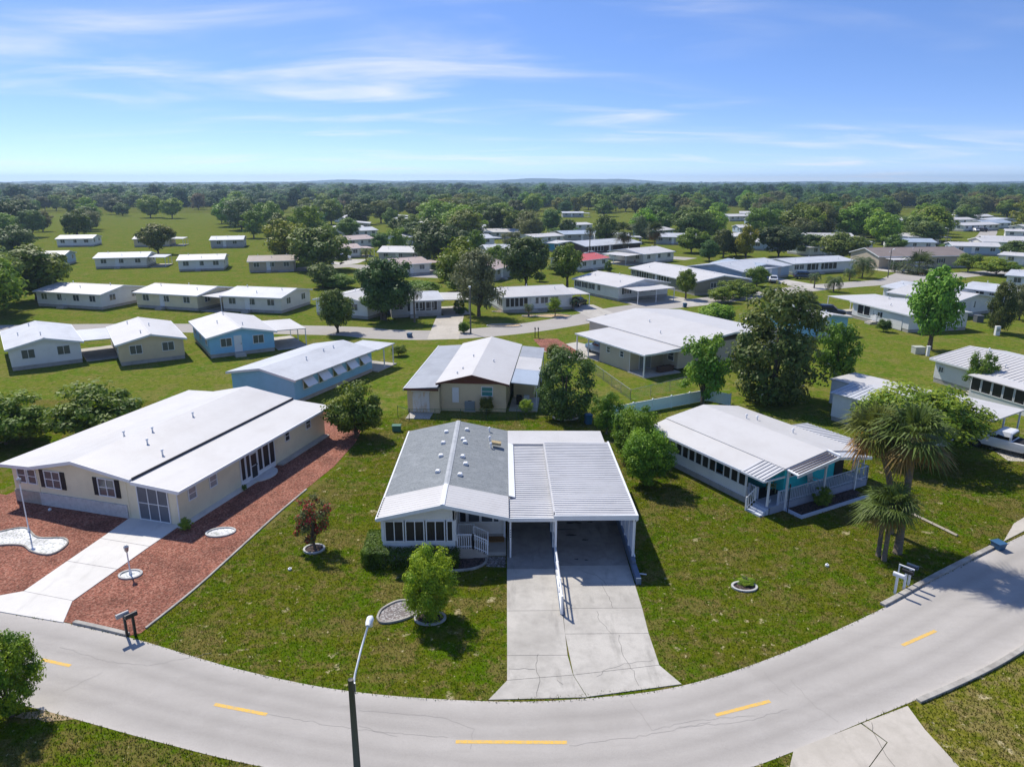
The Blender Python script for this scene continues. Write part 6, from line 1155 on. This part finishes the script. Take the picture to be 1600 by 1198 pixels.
# ================================================================== GRASS BLADES ON THE NEAR LAWNS
def inside(poly, x, y):
    r = np.zeros(len(x), bool); n = len(poly); j = n-1
    for i in range(n):
        xi, yi = poly[i]; xj, yj = poly[j]
        with np.errstate(divide='ignore', invalid='ignore'): r ^= ((yi > y) != (yj > y)) & (x < (xj-xi)*(y-yi)/(yj-yi+1e-12)+xi)
        j = i
    return r
def grass(name, label, m, x0, x1, y0, y1, dens, holes, keep=None, hmin=.035, hmax=.09):
    n = int((x1-x0)*(y1-y0)*dens); x = rng.uniform(x0, x1, n); y = rng.uniform(y0, y1, n)
    k = rng.random(n) < np.clip(1.35-(y-20)/48, .3, 1)
    u_ = np.abs(x)/(y+3); k &= u_ < .80
    for h in holes: k &= ~inside(h, x, y)
    if keep is not None: k &= inside(keep, x, y)
    x, y = x[k], y[k]; n = len(x); a = rng.random(n)*6.283; w = rng.uniform(.012, .03, n); h = rng.uniform(hmin, hmax, n); lx, ly = rng.normal(0, .035, n), rng.normal(0, .035, n)
    v = np.empty((n, 3, 3)); v[:, 0] = np.stack((x-np.cos(a)*w, y-np.sin(a)*w, np.zeros(n)), 1); v[:, 1] = np.stack((x+np.cos(a)*w, y+np.sin(a)*w, np.zeros(n)), 1); v[:, 2] = np.stack((x+lx, y+ly, h), 1)
    me = bpy.data.meshes.new(name); me.vertices.add(3*n); me.vertices.foreach_set('co', v.ravel()); me.loops.add(3*n); me.loops.foreach_set('vertex_index', np.arange(3*n, dtype=np.int32)); me.polygons.add(n); me.polygons.foreach_set('loop_start', np.arange(0, 3*n, 3, dtype=np.int32)); me.update(calc_edges=True)
    me.materials.append(m); o = bpy.data.objects.new(name, me); C.objects.link(o); return tag(o, label, 'grass', kind='stuff')
def rect(o, an, u0, u1, w0, w1): c, s = math.cos(an), math.sin(an); return [(o[0]+u*c-w*s, o[1]+u*s+w*c) for u, w in ((u0, w0), (u1, w0), (u1, w1), (u0, w1))]
def shrink(poly, d): return poly
roadpoly = [(p[0], p[1]-.10) for p in FE]+[(p[0], p[1]+.08) for p in reversed(NE)]
HOLES = [roadpoly, yard, [(-.68, 24.2), (7.45, 25.1), (6.76, 26.4), (6.9, 34), (7.15, 49), (-7, 49), (-7, 35.3), (-2.7, 35.2), (.06, 35.8), (.06, 25.4)], rect((16.69, 40.72), R(28), 1.4, 8.1, -1.3, 0), rect((16.69, 40.72), R(28), -.6, 10.6, 0, 11.4), gp, mp_+[(-3.4, 36)],
         [G(1568, 846), G(1650, 804), G(1640, 785), G(1584, 818)], [(-30, 36), (-17, 29), (-12, 49), (-12, 62), (-40, 62)]]
GRASS_M = lawn_mat('grass_blades', (.098, .155, .006), (.086, .165, .004), (.138, .145, .012), (.200, .150, .054), (.44, .36, .21), .9, .8)
def translucent(m, f):
    t = m.node_tree; N = t.nodes; pb = N['Principled BSDF']; tr = N.new('ShaderNodeBsdfTranslucent'); ms = N.new('ShaderNodeMixShader'); ms.inputs[0].default_value = f
    src = pb.inputs['Base Color'].links[0].from_socket; t.links.new(src, tr.inputs['Color']); t.links.new(pb.outputs[0], ms.inputs[1]); t.links.new(tr.outputs[0], ms.inputs[2]); t.links.new(ms.outputs[0], N['Material Output'].inputs[0])
translucent(GRASS_M, .5)
grass('lawn_grass', 'short uneven grass of the front lawns', GRASS_M, -24, 44, 20, 62, 150, HOLES, keep=[(p[0], p[1]-.14) for p in FE]+[(90, 70), (-75, 70)])
grass('verge_grass', 'rough grass on the near verge', GRASS_M, -22, 30, 13, 30, 170, [roadpoly, [(p[0], p[1]+40) for p in NE][:1]*3, [(G(*p)) for p in [(1240, 1172), (1345, 1131), (1418, 1103), (1445, 1140), (1510, 1215), (1230, 1215)]]], keep=[(-40, 10)]+[p for p in NE if -40 < p[0] < 45]+[(45, 10)], hmin=.04, hmax=.13)
# ================================================================== FAR WOOD
rows = []; y = 600.0; rf_ = np.random.default_rng(11)
while y < 6150:
    st_ = max(10, y*.019); n = int(2*(y*.80+60)/st_)
    for i in range(n):
        x = -(y*.80+60)+st_*(i+rf_.random()); yy = y+rf_.uniform(-.5, .5)*st_
        u, v = pj(x, yy)
        if rf_.random() < .06: continue
        sc = min(max(4.6, st_*.55), 16)*rf_.uniform(.6, 1.3); rows.append((x, yy, -.5+0*rf_.random(), sc, min(sc*rf_.uniform(.95, 1.35), 6.3)*(rf_.uniform(.62, 1.05) if rf_.random() > .07 else rf_.uniform(1.2, 1.5)), rf_.random()*6.28))
    y += st_*.85
print('far wood trees', len(rows))
ra = np.array(rows); me = bpy.data.meshes.new('far_wood'); me.vertices.add(len(ra)); me.vertices.foreach_set('co', ra[:, :3].ravel().astype(np.float32))
s_at = me.attributes.new('tree_scale', 'FLOAT_VECTOR', 'POINT'); s_at.data.foreach_set('vector', np.stack((ra[:, 3], ra[:, 3], ra[:, 4]), 1).astype(np.float32).ravel())
r_at = me.attributes.new('tree_turn', 'FLOAT_VECTOR', 'POINT'); r_at.data.foreach_set('vector', np.stack((0*ra[:, 5], 0*ra[:, 5], ra[:, 5]), 1).astype(np.float32).ravel())
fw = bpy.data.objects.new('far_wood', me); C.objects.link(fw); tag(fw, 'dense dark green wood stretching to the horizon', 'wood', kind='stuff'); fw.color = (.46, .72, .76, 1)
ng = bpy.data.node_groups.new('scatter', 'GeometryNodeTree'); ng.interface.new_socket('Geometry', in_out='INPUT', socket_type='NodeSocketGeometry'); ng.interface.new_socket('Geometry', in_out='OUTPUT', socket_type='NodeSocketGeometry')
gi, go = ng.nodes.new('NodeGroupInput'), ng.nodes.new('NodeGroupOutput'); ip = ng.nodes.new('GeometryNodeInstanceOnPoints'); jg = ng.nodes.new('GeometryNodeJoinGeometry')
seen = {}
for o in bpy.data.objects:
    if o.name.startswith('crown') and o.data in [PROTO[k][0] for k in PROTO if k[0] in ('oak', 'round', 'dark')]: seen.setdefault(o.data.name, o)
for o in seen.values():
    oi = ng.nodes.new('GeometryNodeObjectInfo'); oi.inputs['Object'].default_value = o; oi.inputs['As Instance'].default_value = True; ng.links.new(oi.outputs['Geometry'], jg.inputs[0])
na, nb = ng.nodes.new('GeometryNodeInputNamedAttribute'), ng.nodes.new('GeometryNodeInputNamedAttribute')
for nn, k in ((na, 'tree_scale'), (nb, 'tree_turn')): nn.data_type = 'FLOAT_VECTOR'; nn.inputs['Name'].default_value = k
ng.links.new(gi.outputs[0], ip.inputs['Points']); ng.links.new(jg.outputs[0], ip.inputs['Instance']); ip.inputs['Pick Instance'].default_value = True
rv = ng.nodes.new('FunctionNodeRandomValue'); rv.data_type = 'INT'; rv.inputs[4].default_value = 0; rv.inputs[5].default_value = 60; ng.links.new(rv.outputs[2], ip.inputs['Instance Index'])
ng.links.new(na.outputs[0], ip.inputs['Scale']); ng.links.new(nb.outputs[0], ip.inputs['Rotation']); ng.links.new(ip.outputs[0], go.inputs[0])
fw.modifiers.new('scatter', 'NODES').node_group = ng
# ================================================================== HAZE
hz_ = MB().box(-7200, -280, -1, 7200, 6900, 70).build('haze', None); hm = bpy.data.materials.new('haze'); hm.use_nodes = True; hn = hm.node_tree; hn.nodes.clear()
pv = hn.nodes.new('ShaderNodeVolumePrincipled'); pv.inputs['Color'].default_value = (.55, .76, 1.0, 1); pv.inputs['Density'].default_value = .00017; pv.inputs['Anisotropy'].default_value = .3
ho = hn.nodes.new('ShaderNodeOutputMaterial'); hn.links.new(pv.outputs[0], ho.inputs['Volume']); hz_.data.materials.append(hm); tag(hz_, 'thin blue haze over the distance', 'haze', kind='stuff')
